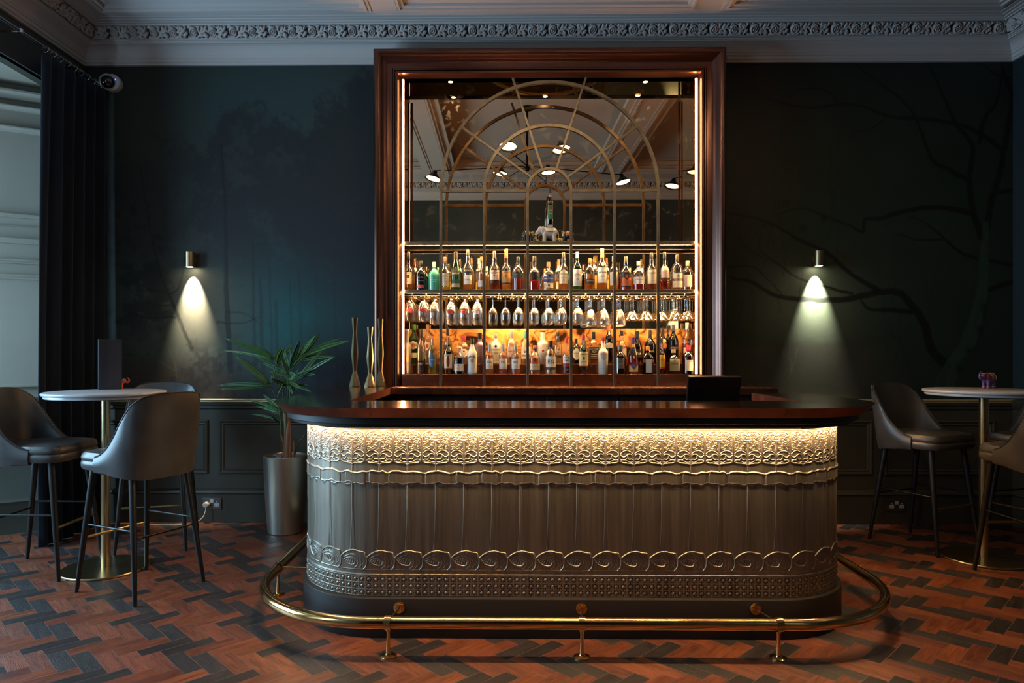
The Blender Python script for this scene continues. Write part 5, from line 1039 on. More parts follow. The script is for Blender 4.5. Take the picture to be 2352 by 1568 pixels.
 (Rb(1805), 802, 26, 'L', 'squat', CL_, 'liq_dark', .48, ((.30, .22, .14), 0, .85, 1.35), [('rect', .14, .62, .68, (.26, .25, .14)), ('T', 'DISARONNO', .42, .045, (.08, .06, .03), .6), ('oval', .50, .58, .16, (.08, .06, .03), 1.02)], 'square amaretto bottle with olive label' + S2, .8),
 (Rb(1805), 746, 22, 'l', 'wine', 'glass_black', None, 0, ((.05, .05, .07), 0, .84), [('rect', .36, .46, .86, DRK), ('T', 'DUBONNET', .41, .04, (.5, .45, .35), .7)], 'tall black aperitif bottle rising above the olive label' + S3),
 (Rb(1728), 748, 12, 'l', 'std', 'glass_brown', 'liq_dark', .5, (BLK,), [], 'slim dark capped bottle beside the tall black one' + S3),
 (Rb(1990), 741, 25, 'l', 'std', CL_, 'liq_pink', .5, ((.62, .58, .54), .2, .84), [('rect', .12, .40, .8, PCH)], 'tall clear bottle with white cap near the right light strip' + S3),
 (Rb(2010), 792, 28, 'L', 'round', 'glass_brown', 'liq_red', .6, ((.40, .03, .05), 0, .80, 1.5), [('rect', .12, .40, .60, (.64, .50, .34)), ('rect', .40, .48, .60, (.66, .50, .44)), ('T', 'DRAM', .44, .05, (.40, .03, .03), .5)], 'dark red liqueur bottle with red stopper, right end' + S2),
 (Rb(2072), 775, 11, 'l', 'std', CL_, 'liq_pink', .5, (PCH,), [], 'slim clear bottle half hidden by the right light strip' + S3)]
for b in TOP + LOW: bottle(*b)

# ------------------------------------------------------------------ stemware hanging upside down
thin_glass('crystal', (0.95, 0.94, 0.92), 0.5, 0.06)
def stemware(kind):
    """built hanging from z=0 (underside of the foot) downwards"""
    R, drop, stem, pr = {'tulip': (.046, .207, .030, [(.0045, 0), (.018, .010), (.036, .045), (.046, .095), (.043, .135), (.036, .172)]),
                         'short_tulip': (.047, .180, .024, [(.0045, 0), (.020, .010), (.038, .042), (.047, .090), (.044, .125), (.039, .152)]),
                         'wine': (.038, .207, .078, [(.0045, 0), (.016, .006), (.031, .028), (.038, .060), (.036, .098), (.030, .126)]),
                         'flute_wine': (.043, .222, .092, [(.0045, 0), (.014, .008), (.028, .034), (.040, .078), (.043, .110), (.037, .128)]),
                         'martini': (.052, .172, .105, [(.0045, 0), (.010, .004), (.052, .062)])}[kind]
    t = thing('stem_glass', '', 'glass'); z0 = -.003
    obj('foot', MB().lathe([(0, 0), (.033, 0), (.034, -.0015), (.030, -.003), (.008, -.007), (.0042, -.012)], 22), 'crystal', t)
    obj('stem', MB().lathe([(.0042, -.012), (.0036, -.022), (.0034, -stem + .006), (.0045, -stem)], 12), 'crystal', t)
    out = [(r, -stem - z) for r, z in pr]; inn = [(max(r - .0012, .0), -stem - z - (.004 if i == 0 else 0)) for i, (r, z) in enumerate(pr)]
    if kind != 'martini':
        import itertools
        q = cr([(r, 0, z) for r, z in out], 3); out = [(p[0], p[2]) for p in q]
    obj('bowl', MB().lathe(out, 26), 'crystal', t)
    return t
protos = {k: stemware(k) for k in ('tulip', 'short_tulip', 'wine', 'flute_wine', 'martini')}
used = set()
GL = [(130, 'short_tulip', 3, 'R'), (232, 'short_tulip', 3, 'R'), (315, 'tulip', 3, ''), (437, 'tulip', 3, 'R'), (537, 'tulip', 3, 'R'), (632, 'tulip', 3, 'W'), (747, 'wine', 1, ''), (842, 'wine', 1, ''), (938, 'wine', 2, ''),
      (1055, 'wine', 2, ''), (1165, 'wine', 3, ''), (1258, 'wine', 3, ''), (1380, 'wine', 4, ''), (1478, 'flute_wine', 4, ''), (1575, 'flute_wine', 4, ''), (1690, 'flute_wine', 4, ''), (1788, 'martini', 3, ''), (1895, 'martini', 3, ''), (2008, 'martini', 3, ''), (2108, 'martini', 3, ''), (2202, 'martini', 3, '')]
N_ = ['first', 'second', 'third', 'fourth', 'fifth', 'sixth', 'seventh', 'eighth', 'ninth', 'tenth', 'eleventh']
ORD = [N_[i] + ' rack row from left' for i in range(11)] + [N_[20 - i] + ' rack row from right' for i in range(11, 21)]
KN = {'tulip': 'tulip beer glass', 'short_tulip': 'short tulip beer glass', 'wine': 'wine glass', 'flute_wine': 'large long stemmed wine glass', 'martini': 'cocktail glass'}
for i, (c, kind, n, logo) in enumerate(GL):
    for j in range(n):
        Y = (5.152 if n < 4 else 5.148) + j * {4: .050, 3: .068, 2: .068, 1: 0}[n]
        o = protos[kind] if kind not in used else copy_tree(protos[kind]); used.add(kind)
        x = atY(900 + c / 3.222, 700, 5.152)[0]; o.location = (x + rnd.uniform(-.002, .002), Y, ZA - .0492)
        o['group'] = 'stemware hanging in the glass rack'
        o['label'] = ('front %s%s, in the %s' % (KN[kind], {'R': ' with red badge', 'W': ' with pale badge'}.get(logo, ''), ORD[i])) if j == 0 else '%s %s, in the %s' % (KN[kind], ['', 'second from the front', 'third from the front', 'at the back'][j], ORD[i])
        if logo and j == 0:
            R = .045; vs = []
            for a in np.linspace(-.42, .42, 9):
                for z in (-.128, -.108): vs.append((R * 1.03 * sin(a), -R * 1.03 * cos(a), z + (.016 if kind == 'short_tulip' else 0) - (.003 * cos(a * 3.7) if z < -.12 else -.003 * cos(a * 3.7))))
            obj('badge', MB().add(vs, [(2 * k, 2 * k + 2, 2 * k + 3, 2 * k + 1) for k in range(8)]), paint((.50, .05, .05) if logo == 'R' else (.60, .45, .48), .5), o)

# ------------------------------------------------------------------ elephants, presentation bottle
def elephant(name, label, loc, s, face, body_m, trunk_up, extras, rot=0.0):
    """s: scale (height of the back ~ s); face: -1 looks to -x, +1 to +x"""
    t = thing(name, label, 'figurine', loc, rot); f = -face
    mb = MB()
    mb.ell((.05 * f, 0, .66), (.46, .29, .33)).ell((.28 * f, 0, .64), (.26, .27, .31)).ell((-.22 * f, 0, .68), (.25, .26, .29)).ell((-.50 * f, 0, .80), (.19, .17, .23)).ell((-.42 * f, 0, .74), (.2, .17, .2))
    for x, y in ((-.22, .15), (-.26, -.15), (.34, .15), (.30, -.15)):
        mb.tube([(x * f, y, .6), (x * 1.04 * f, y, .3), (x * 1.06 * f, y, .10), (x * 1.06 * f, y, 0)], [.135, .11, .10, .115], 12)
    tr = [(-.60, .78), (-.74, .62), (-.80, .42), (-.78, .24), (-.68, .16), (-.60, .22)] if not trunk_up else [(-.60, .76), (-.76, .66), (-.90, .72), (-.93, .92), (-.84, 1.08), (-.72, 1.12)]
    mb.tube([(x * f, 0, z) for x, z in cr(tr, 4)], list(np.linspace(.115, .045, (len(tr) - 1) * 4 + 1)), 10)
    o = obj('body', MB().add([tuple(s * c for c in p) for p in mb.v], mb.f), body_m, t, 180)
    r = o.modifiers.new('merge', 'REMESH'); r.mode = 'VOXEL'; r.voxel_size = s * .022; r.use_smooth_shade = True
    sm = o.modifiers.new('soft', 'SMOOTH'); sm.iterations = 6; sm.factor = .5
    for y in (.20, -.20):
        e = MB(); e.ell((-.36 * f, y, .76), (.15, .045, .24), 14, 8); obj('ear', MB().add([tuple(s * c for c in p) for p in e.v], e.f), extras.get('ear', body_m), t, 180)
        if extras.get('tusk'):
            k = MB().tube([(s * p[0] * f, s * y * p[1], s * p[2]) for p in ((-.58, .5, .62), (-.76, .7, .50), (-.94, .75, .50), (-1.06, .7, .58))], [s * .035, s * .032, s * .024, s * .008], 8); obj('tusk', k, extras['tusk'], t, 60)
        ey = MB().ell((-.56 * s * f, y * .70 * s, .86 * s), (.02 * s,) * 3, 8, 6); obj('eye', ey, 'black_paint', t, 180)
    tl = MB().tube([(s * p[0] * f, 0, s * p[1]) for p in ((.50, .74), (.58, .62), (.59, .42), (.56, .32))], [.03 * s, .022 * s, .018 * s, .03 * s], 8); obj('tail', tl, body_m, t, 60)
    if extras.get('cloth'):
        vs = []
        for a in np.linspace(-.15, pi + .15, 15):
            for x in (-.06, .30): vs.append((s * x * f, s * .32 * cos(a), s * (.66 + .36 * sin(a))))
        m_ = 15; obj('saddle_cloth', MB().add(vs, [(2 * k, 2 * k + 1, 2 * k + 3, 2 * k + 2) for k in range(m_ - 1)]), extras['cloth'], t, 60)
        if extras.get('trim'):
            for x in (-.06, .30):
                obj('cloth_trim', MB().tube([(s * x * f, s * .33 * cos(a), s * (.66 + .37 * sin(a))) for a in np.linspace(-.15, pi + .15, 15)], s * .025, 6), extras['trim'], t, 60)
    if extras.get('trim'):
        obj('headdress', MB().ell((-.52 * s * f, 0, .98 * s), (.13 * s, .12 * s, .05 * s)), extras['trim'], t, 180)
        for x, y in ((-.23, .15), (-.275, -.15), (.36, .15), (.32, -.15)):
            obj('anklet', MB().lathe([(.12 * s, 0), (.128 * s, .02 * s), (.12 * s, .045 * s)], 14, (x * s * f, y * s, .10 * s)), extras['trim'], t)
    return t
xw = atY(1261, 555, 5.17)[0]
el = elephant('elephant_figurine', 'glossy white ceramic elephant standing on the upper shelf with a bottle on its back', (xw, 5.185, ZU + .0005), .125, -1, 'ceramic_white', False, {'tusk': 'ceramic_white'})
obj('pedestal', MB().lathe([(.030, 0), (.028, .004), (.031, .016), (.033, .020), (0, .020)], 4, (.008, 0, .117), rot=pi / 4), 'ceramic_white', el, 20)
v, f, asp = text_geo("CRABBIE'S"); w_ = .062
obj('lettering', MB().add([(x / asp * w_ + .010, -.0385, y * .0085 + .082) for x, y in v], f), 'black_paint', el, 0)
STY['port'] = STY['wine']
def tall_bottle():
    z = ZU + .138; R, H = .0235, .282; t = thing('bottle', 'green presentation bottle balanced on the white elephant', 'bottle', (xw + .010, 5.185, z))
    prof = STY['std'][0]
    obj('glass_body', MB().lathe([(r * R, q * H) for r, q in prof], 24), 'glass_dark_green', t, 50); obj('liquid', MB().lathe([(0, .01 * H)] + [(r * R * .9, max(q, .01) * H) for r, q in prof[1:-1] if q < .62] + [(.75 * R, .62 * H), (0, .62 * H)], 20), 'liq_black', t, 50)
    obj('stopper', MB().lathe([(.36 * R, .84 * H), (.37 * R, .86 * H), (.36 * R, H), (0, H)], 16), 'black_paint', t)
    obj('neck_band', MB().lathe([(.37 * R, .76 * H), (.37 * R, .80 * H)], 16), paint((.5, .3, .22)), t)
    obj('paper_label', curved('rect', R, H, prof, .15, .52, .86, 0), paint((.03, .16, .07)), t); obj('label_emblem', curved('rect', R, H, prof, .355, .41, .86, 0, 1.02), paint((.25, .05, .05)), t)
    obj('lettering', wrapped_text('CRABBIE', R, H, prof, .383, .04, .75, 0), paint((.6, .5, .4)), t, 0)
    obj('lettering', wrapped_text('GREEN GINGER', R, H, prof, .30, .022, .6, 0), paint((.55, .55, .4)), t, 0)
tall_bottle()
red_cl = paint((.45, .09, .07), .5); gold_p = paint((.55, .38, .12), .3, .7)
elephant('elephant_figurine', 'small dark elephant with pink red saddle cloth and gold trim, left of the white elephant', (atY(1212, 555, 5.17)[0], 5.17, ZU + .0005), .088, 1, paint((.02, .018, .02), .3), True, {'cloth': red_cl, 'trim': gold_p, 'ear': gold_p}, 0.35)
elephant('elephant_figurine', 'small dark elephant with raised gold trunk and red cloth, right of the white elephant', (atY(1305, 555, 5.17)[0], 5.17, ZU + .0005), .088, -1, paint((.02, .018, .02), .3), True, {'cloth': red_cl, 'trim': gold_p, 'ear': gold_p}, -0.35)
elephant('elephant_figurine', 'tiny gold elephant between the white elephant and the dark right one', (atY(1287, 555, 5.14)[0], 5.135, ZU + .0005), .030, -1, gold_p, True, {})

# ------------------------------------------------------------------ vases, till
def vase(label, px, ybase, Y, h, r):
    x = atY(px, ybase, Y)[0]; t = thing('bud_vase', label, 'vase', (x, Y, 1.0757), 0, 'slender waisted brass vases on the copper worktop')
    P = [(0, 0), (r, 0), (r, .004), (.68 * r, .11 * h), (.33 * r, .225 * h), (.34 * r, .25 * h), (.60 * r, .47 * h), (.60 * r, .49 * h), (.34 * r, .78 * h), (.36 * r, .82 * h), (.53 * r, 1.0 * h), (.49 * r, 1.0 * h), (.30 * r, .82 * h), (0, .80 * h)]
    obj('body', MB().lathe(P, 6, rot=.3), 'vase_brass', t, 12)
vase('tall waisted brass vase standing apart at the left', 815, 888, 4.93, .498, .0425)
vase('shorter waisted brass vase, middle of the three', 850, 889, 4.91, .430, .0420)
vase('tall waisted brass vase nearest the mirror frame', 874, 887, 5.00, .492, .0410)
t = thing('till_screen', 'black touch screen till standing behind the bar', 'till', (1.16, 3.70, .90), 0)
def tilted(z0, z1, y0, tilt, x0, x1, th):   # leaning slab
    c = [(x0, y0, z0), (x1, y0, z0), (x1, y0 + tilt, z1), (x0, y0 + tilt, z1)]; n = np.array([0, -(z1 - z0), tilt]); n /= np.linalg.norm(n)
    return MB().add([tuple(p) for p in c] + [tuple(np.array(p) - n * th) for p in c], [(0, 1, 2, 3), (4, 7, 6, 5), (0, 4, 5, 1), (1, 5, 6, 2), (2, 6, 7, 3), (3, 7, 4, 0)])
obj('screen_case', tilted(.05, .292, .02, -.062, -.165, .115, .03), 'black_metal', t, 0, .004)
obj('display', tilted(.065, .278, .0515, -.0545, -.153, .103, .004), 'screen_black', t, 0)
obj('stand', MB().box(-.07, .07, .0, .16, 0, .012).tube([(0, .09, .01), (0, .06, .15)], .02, 10), 'black_metal', t, 30)

# ------------------------------------------------------------------ wall lamps, chandeliers, dome camera, sockets
emit('lamp_lens', (1.0, 0.86, 0.58), 130.0)
def wall_lamp(px, label, x=None, y=YW, z=1.984, s=-1):
    x = atY(px, 600, 5.27)[0] if x is None else x; t = thing('wall_lamp', label, 'wall lamp', (x, y, z), 0 if s < 0 else pi, 'brass cylinder wall lamps'); c = (0, -.066, 0)
    obj('housing', MB().lathe([(.0315, .004), (.0315, .0), (.0360, .0), (.0360, .115), (.034, .117), (0, .117)], 28, c), 'brushed_brass', t)
    obj('reflector', MB().lathe([(.0315, .0), (.029, .030), (0, .030)], 24, c), 'chrome', t)
    obj('lens', MB().lathe([(0, -.005), (.012, -.003), (.020, .002), (.020, .004)], 20, c), 'lamp_lens', t, 60)
    obj('back_plate', MB().lathe([(0, 0), (.03, 0), (.03, .012), (.012, .014), (.012, .032), (0, .032)], 20), 'brushed_brass', t, rot=(pi / 2, 0, 0), loc=(0, 0, .06))
    l = bpy.data.lights.new('wall_lamp_beam', 'SPOT'); l.energy = 300; l.color = (1.0, .94, .76); l.spot_size = radians(52); l.spot_blend = 1.0; l.shadow_soft_size = .008
    lo = bpy.data.objects.new('wall_lamp_beam', l); COL.objects.link(lo); lo.parent = t; lo.location = (0, -.060, -.008); lo.rotation_euler = (radians(18), 0, 0)
    return t
wall_lamp(434, 'brass cylinder wall lamp on the left half of the mural')
wall_lamp(1882, 'brass cylinder wall lamp on the right half of the mural')
wall_lamp(0, 'brass wall lamp on the wall facing the bar, right of its opening', 2.53, YB, 1.95, 1)
emit('shade_glow', (1.0, 0.66, 0.32), LAMP_DISC); emit('shade_glow_dim', (1.0, 0.66, 0.32), LAMP_DISC * .12)
def chandelier(label, hub, lamps, dim=0):
    t = thing('chandelier', label, 'chandelier', (hub[0], hub[1], hub[2])); h = np.array(hub); T = lambda p: tuple(np.array(p) - h)
    obj('ceiling_plate', MB().lathe([(0, 4.0 - hub[2]), (.07, 4.0 - hub[2]), (.07, 3.975 - hub[2]), (.02, 3.96 - hub[2]), (0, 3.96 - hub[2])], 20), 'black_metal', t)
    obj('stem', MB().tube([(0, 0, 3.98 - hub[2]), (0, 0, -.02)], .013, 10).ell((0, 0, -.01), (.03, .03, .03)), 'black_metal', t)
    for i, p in enumerate(lamps):
        p = np.array(p, float); d = p - h; d[2] = 0; L = np.linalg.norm(d); d /= L
        top = p + np.array([0, 0, .10]); mid = h + d * (L - .12) + np.array([0, 0, .02]); 
        a = obj('arm', MB().tube([T(h), T(h + d * .05 + (0, 0, .02)), T(mid), T(top - d * .01), T(top - (0, 0, .04))], .006, 8), 'black_metal', t)
        s = thing_shade(p, d, h, t, 'shade_glow_dim' if dim and i >= dim else 'shade_glow')
    return t
def thing_shade(p, d, h, t, glow):
    from mathutils import Vector
    ax = Vector((d[0] * .25, .16 + d[1] * .10, -1)).normalized(); q = (-ax).to_track_quat('Z', 'Y').to_matrix().to_4x4()
    from mathutils import Matrix
    sh = obj('shade', MB().lathe([(.012, .105), (.022, .10), (.026, .075), (.045, .055), (.080, .022), (.098, 0.0), (.092, .001), (.075, .020), (.042, .050), (.0, .056)], 26), 'black_metal', t)
    sh.matrix_local = Matrix.Translation(Vector(p - h)) @ q
    gl = obj('diffuser', MB().lathe([(0, -.004), (.05, .002), (.078, .012), (.070, .020)], 24), glow, sh)
def mirrored(px, py, Yv): p = atY(px, py, Yv); return (p[0], 2 * MYR - Yv, p[2])
chandelier('black six armed chandelier over the bar, seen in the mirror', (.28, 3.17, 3.34), [mirrored(1167, 338, 6.9), mirrored(1290, 345, 6.95), mirrored(995, 412, 7.7), mirrored(1432, 420, 7.9), mirrored(1148, 400, 8.2), mirrored(1260, 398, 8.3)])
chandelier('black chandelier over the right side of the room, partly seen in the mirror', (2.75, 3.15, 3.34), [mirrored(1588, 347, 7.0), (3.35, 3.62, 3.35), (3.55, 2.75, 3.28), (2.55, 2.40, 3.42), (2.0, 2.62, 3.26)], 1)
x = atY(238, 172, 5.24)[0]
t = thing('dome_camera', 'white dome security camera high on the wall in the left corner', 'camera', (x, YW, 3.43))
obj('base', MB().lathe([(0, 0), (.062, 0), (.066, .01), (.066, .055), (.060, .062), (0, .062)], 28), 'white_plastic', t, rot=(radians(90), 0, 0), loc=(.03, 0, -.01))
obj('dome_ring', MB().lathe([(.040, 0), (.062, 0), (.064, .02), (.056, .055), (.050, .060), (.047, .056)], 28), 'white_plastic', t, rot=(radians(105), 0, radians(30)), loc=(.0, -.05, -.008))
obj('dome', MB().lathe([(.052, .04), (.050, .058), (.042, .078), (.028, .092), (0, .099)], 26), 'dark_dome', t, rot=(radians(105), 0, radians(30)), loc=(.0, -.05, -.008))
emit('blue_led', (0.1, 0.2, 1.0), 3.0)
obj('indicator', MB().ell((.078, -.080, .002), (.003, .003, .005), 8, 6), 'blue_led', t, 180)
def socket(px, label, plug):
    x = atY(px, 1158, 5.33)[0]; t = thing('wall_socket', label, 'socket', (x, YW - .0245, .145), 0); W2, H2 = .074, .045
    obj('plate', MB().box(-W2, W2, -.010, 0, -H2, H2), 'socket_steel', t, 0, .002)
    for s in (-1, 1):
        q = obj('outlet', MB().box(s * .038 - .018, s * .038 + .018, -.0115, -.0095, -.024, .006).box(s * .038 - .006, s * .038 + .006, -.0115, -.0095, .004, .022), 'white_plastic', t, 0)
        obj('pin_hole', MB().box(s * .038 - .002, s * .038 + .002, -.0122, -.0112, .006, .015).box(s * .038 - .013, s * .038 - .006, -.0122, -.0112, -.018, -.014).box(s * .038 + .006, s * .038 + .013, -.0122, -.0112, -.018, -.014), 'black_paint', q, 0)
    obj('switch', MB().box(-.014, .014, -.0125, -.0095, .010, .036), 'white_plastic', t, 0, .001)
    return t, x
s1, sx1 = socket(489, 'dark steel double socket with a cream plug, left of the planter', True)
s2, sx2 = socket(2056, 'dark steel double socket behind the right bar stool', False)
t = thing('plug', 'cream plug with trailing cable in the left wall socket', 'plug', (sx1 - .038, YW - .036, .140))
obj('plug_body', MB().lathe([(0, 0), (.024, 0), (.026, .006), (.024, .022), (.018, .030), (0, .031)], 20, sx=1, sy=.9), 'cream_plastic', t, rot=(radians(90), 0, 0))
cab = [(0, -.018, -.018), (0, -.028, -.045), (-.010, -.045, -.085), (-.045, -.070, -.118), (-.10, -.085, -.1345), (-.30, -.10, -.1355), (-.62, -.06, -.1355), (-.9, -.09, -.1355)]
obj('cable', MB().tube(cr(cab, 6), .0042, 8), 'cream_plastic', t)
# ------------------------------------------------------------------ bar stools
def make_stool():
    t = thing('bar_stool', '', 'bar stool', (0, 0, 0), 0, 'grey leather bar stools with black legs')
    half = [(.075, .230, .755), (.020, .232, .774), (-.035, .232, .812), (-.085, .230, .866), (-.130, .222, .932), (-.170, .206, 1.002), (-.205, .178, 1.064), (-.232, .120, 1.097), (-.246, 0, 1.103)]
    full = half + [(x, -y, z) for x, y, z in half[-2::-1]]
    C = [np.array(p) for p in cr(full, 5)]; n = len(C)
    vs, fs, rim = [], [], []; k = 9
    for i, p in enumerate(C):
        a = C[max(i - 1, 0)][:2]; b = C[min(i + 1, n - 1)][:2]; tt = b - a; tt /= np.linalg.norm(tt); nrm = np.array([-tt[1], tt[0]]); nrm = nrm if nrm @ (p[:2] - (0.02, 0)) > 0 else -nrm
        zt = p[2]; back = max(0, min(1, (zt - .75) / .34)); zb = .672 - .030 * back; lean = .050 * back
        row = []
        for h_, o in ((0, -.030), (0, -.004), (.10, .004), (.5, .006), (.9, .002), (1.0, -.006), (1.0, -.020), (.9, -.030), (.10, -.034)):
            z = zb + (zt - zb) * h_; l = lean * max(0, (z - .68) / .42); q = p[:2] + nrm * (o + l); row.append((q[0], q[1], z))
        vs += row; rim.append(tuple(np.array(row[5]) + (0, 0, .002)))
        if i: fs += [((i - 1) * k + j, (i - 1) * k + (j + 1) % k, i * k + (j + 1) % k, i * k + j) for j in range(k)]
    fs += [tuple(range(k)), tuple((n - 1) * k + j for j in range(k - 1, -1, -1))]
    obj('backrest', MB().add(vs, fs), 'leather', t, 60)
    obj('piping', MB().tube(rim, .0038, 6), 'leather_piping', t, 60)
    def outline(s, e=0.0):
        o = []
        for k_ in range(48):
            a = 2 * pi * k_ / 48; ca, sa = cos(a), sin(a); p = 6.5 if ca > 0 else 3.0; q = (abs(ca) ** p + abs(sa) ** p) ** (-1 / p)
            o.append((.015 + (.228 + e) * q * ca * s, (.224 + e - (.012 if ca < 0 else 0)) * q * sa * s))
        return o
    mb = MB(); R_ = [(1, -.004, .682), (1, .002, .690), (1, .004, .712), (1, .001, .727), (1, -.002, .730), (1, .001, .733), (1, .003, .748), (.99, 0, .764), (.955, 0, .776), (.80, 0, .783), (.45, 0, .787)]
    vs = []
    for s, e, z in R_: vs += [(x, y, z) for x, y in outline(s, e)]
    fs = [(i * 48 + j, i * 48 + (j + 1) % 48, (i + 1) * 48 + (j + 1) % 48, (i + 1) * 48 + j) for i in range(len(R_) - 1) for j in range(48)]
    fs += [tuple(range(47, -1, -1)), tuple((len(R_) - 1) * 48 + j for j in range(48))]
    obj('seat', MB().add(vs, fs), 'leather', t, 40)
    feet = [(.243, .216), (.243, -.216), (-.243, .218), (-.243, -.218)]
    tops = [(.165, .165), (.165, -.165), (-.150, .165), (-.150, -.165)]
    at = lambda i, z: tuple(np.array((*tops[i], .69)) + (np.array((*feet[i], 0)) - np.array((*tops[i], .69))) * (.69 - z) / .69)
    for i in range(4): obj('leg', MB().tube([(*feet[i], 0), at(i, .015), at(i, .35), at(i, .69)], [.0095, .0115, .0165, .0195], 14), 'black_wood', t, 60)
    obj('footrest', MB().tube([at(0, .30), at(1, .30)], .0075, 10), 'brushed_brass', t, 60)
    for a, b, z in ((0, 2, .375), (1, 3, .375), (2, 3, .335)): obj('rung', MB().tube([at(a, z), at(b, z)], .006, 8), 'black_metal', t, 60)
    return t
st0 = make_stool()
SP = [(-2.034, 3.846, 154.7, 'grey leather bar stool nearest the viewer, its back turned, at the left table'), (-2.80, 4.145, 0.0, 'grey leather bar stool cut by the left edge of the photo, facing right'), (-2.377, 4.72, -74.2, 'grey leather bar stool on the far side of the left table, by the dado panels'),
      (2.907, 4.767, -65.4, 'blue grey leather bar stool between the bar and the right table'), (3.10, 3.97, 92.0, 'brownish leather bar stool cut by the right edge of the photo, nearest on that side'), (3.60, 4.60, 196.0, 'bar stool mostly out of frame behind the right table')]
for i, (x, y, a, lab) in enumerate(SP):
    o = st0 if i == 0 else copy_tree(st0); o.location = (x, y, 0); o.rotation_euler = (0, 0, radians(a)); o['label'] = lab

# ------------------------------------------------------------------ tables and what stands on them
def make_table():
    t = thing('bar_table', '', 'table', (0, 0, 0), 0, 'round pedestal bar tables')
    obj('table_top', MB().lathe([(0, 1.047), (.318, 1.047), (.3235, 1.050), (.3245, 1.057), (.3235, 1.0635), (.330, 1.0645), (.3365, 1.068), (.3385, 1.0745), (.3365, 1.0815), (.330, 1.084), (0, 1.084)], 72), 'marble_top', t, 30)
    obj('mounting_plate', MB().lathe([(0, 1.036), (.13, 1.036), (.15, 1.046), (0, 1.046)], 32), 'black_metal', t)
    obj('pole', MB().lathe([(.0265, .012), (.0265, 1.037)], 32), 'brushed_brass', t)
    obj('base', MB().lathe([(0, 0), (.243, 0), (.246, .003), (.246, .009), (.242, .013), (.0, .0135)], 64), 'brushed_brass', t, 30)
    return t
tb = make_table(); tb.location = (-2.425, 4.171, 0); tb['label'] = 'round marble topped bar table on a brass pedestal, left, with a menu stand on it'
t2 = copy_tree(tb); t2.location = (3.095, 4.44, 0); t2['label'] = 'round marble topped bar table on a brass pedestal, right, with a painted elephant on it'
mat('menu_board', (.018, .020, .030), .42, var=(30, .35), stretch=(1, 1, .05), bump=(120, .1))
mx = atY(253, 893, 4.40)[0]
t = thing('menu_stand', 'tall black wood grained menu block standing on the left table', 'menu', (mx, 4.40, 1.0842), radians(36))
obj('cover', MB().box(-.066, .066, -.014, -.011, 0, .322).box(-.066, .066, .011, .014, 0, .322), 'menu_board', t, 0, .001)
obj('spine', MB().box(-.068, -.063, -.014, .014, 0, .322), 'menu_board', t, 0, .001)
obj('pages', MB().box(-.062, .064, -.0105, .0105, .001, .319), 'black_paint', t, 0)
elephant('elephant_figurine', 'small red and teal painted elephant mostly hidden behind the menu on the left table', (atY(272, 892, 4.445)[0], 4.452, 1.0842), .064, 1, paint((.50, .07, .04), .35), True, {'cloth': paint((.04, .20, .24), .4), 'trim': paint((.05, .22, .26), .4), 'ear': paint((.50, .10, .05), .4)}, .3)
elephant('elephant_figurine', 'purple and red painted elephant with raised trunk on the right table', (atY(2270, 886, 4.57)[0], 4.57, 1.0842), .100, -1, paint((.10, .045, .16), .3), True, {'cloth': paint((.10, .12, .07), .5), 'trim': paint((.50, .20, .08), .4), 'ear': paint((.40, .06, .05), .4)}, .45)

# ------------------------------------------------------------------ curtain, rod
def curtain():
    t = thing('curtain', 'black velvet floor length curtain hanging beside the window bay', 'curtain', (-3.1, 4.95, 0))
    nz, ny = 44, 150; P = np.zeros((nz, ny, 3)); 
    for i in range(nz):
        z = 3.345 * (1 - i / (nz - 1)) + .006; g = i / (nz - 1)
        for j in range(ny):
            u = j / (ny - 1); y0 = 4.64 - .055 * sin(min(1, g * 1.3) * pi * .5) + .05 * max(0, g - .8); y1 = 5.285 - .03 * g
            y = y0 + (y1 - y0) * u; amp = .022 + .012 * g
            x = -3.1 + amp * sin(u * 2 * pi * 5.2 + .35 * sin(g * 3) + .9) + .006 * sin(u * 2 * pi * 13 + g * 4) * g + .0; x -= .055 * max(0, 1 - u / .085) ** 1.3
            P[i, j] = (x, y, z)
    o = grid_mesh('drape', P, 'velvet'); kid(o, t); s = o.modifiers.new('thick', 'SOLIDIFY'); s.thickness = .006
    hem = np.stack([P[-3], P[-2] + (.002, 0, 0)], 0)
    for k in range(9):
        y = 4.63 + k * .078; a = np.linspace(0, 2 * pi, 20, endpoint=False)
        kid(obj('curtain_ring', MB().tube([(-3.1 + .021 * cos(q), y + .004 * sin(q), 3.392 - .008 + .021 * sin(q)) for q in a], .0028, 6, True), 'chrome', None, 60), t)
curtain()
t = thing('curtain_rod', 'thin chrome curtain rod under the cornice on the left', 'curtain rod', (-3.1, 4.0, 3.392))
kid(obj('rod', MB().tube([(-3.1, .75, 3.392), (-3.1, 5.30, 3.392)], .0105, 14), 'chrome', None, 60), t)
for y in (1.0, 4.38, 5.27):
    kid(obj('bracket', MB().tube([(-3.1, y, 3.392), (-3.1 - .17, y, 3.392)], .007, 8).lathe([(0, -.012), (.017, -.012), (.017, .012), (0, .012)], 14, (-3.1, y, 3.392)), 'chrome'), t)
kid(obj('finial', MB().ell((-3.1, 5.305, 3.392), (.016, .018, .016)), 'chrome', None, 180), t)

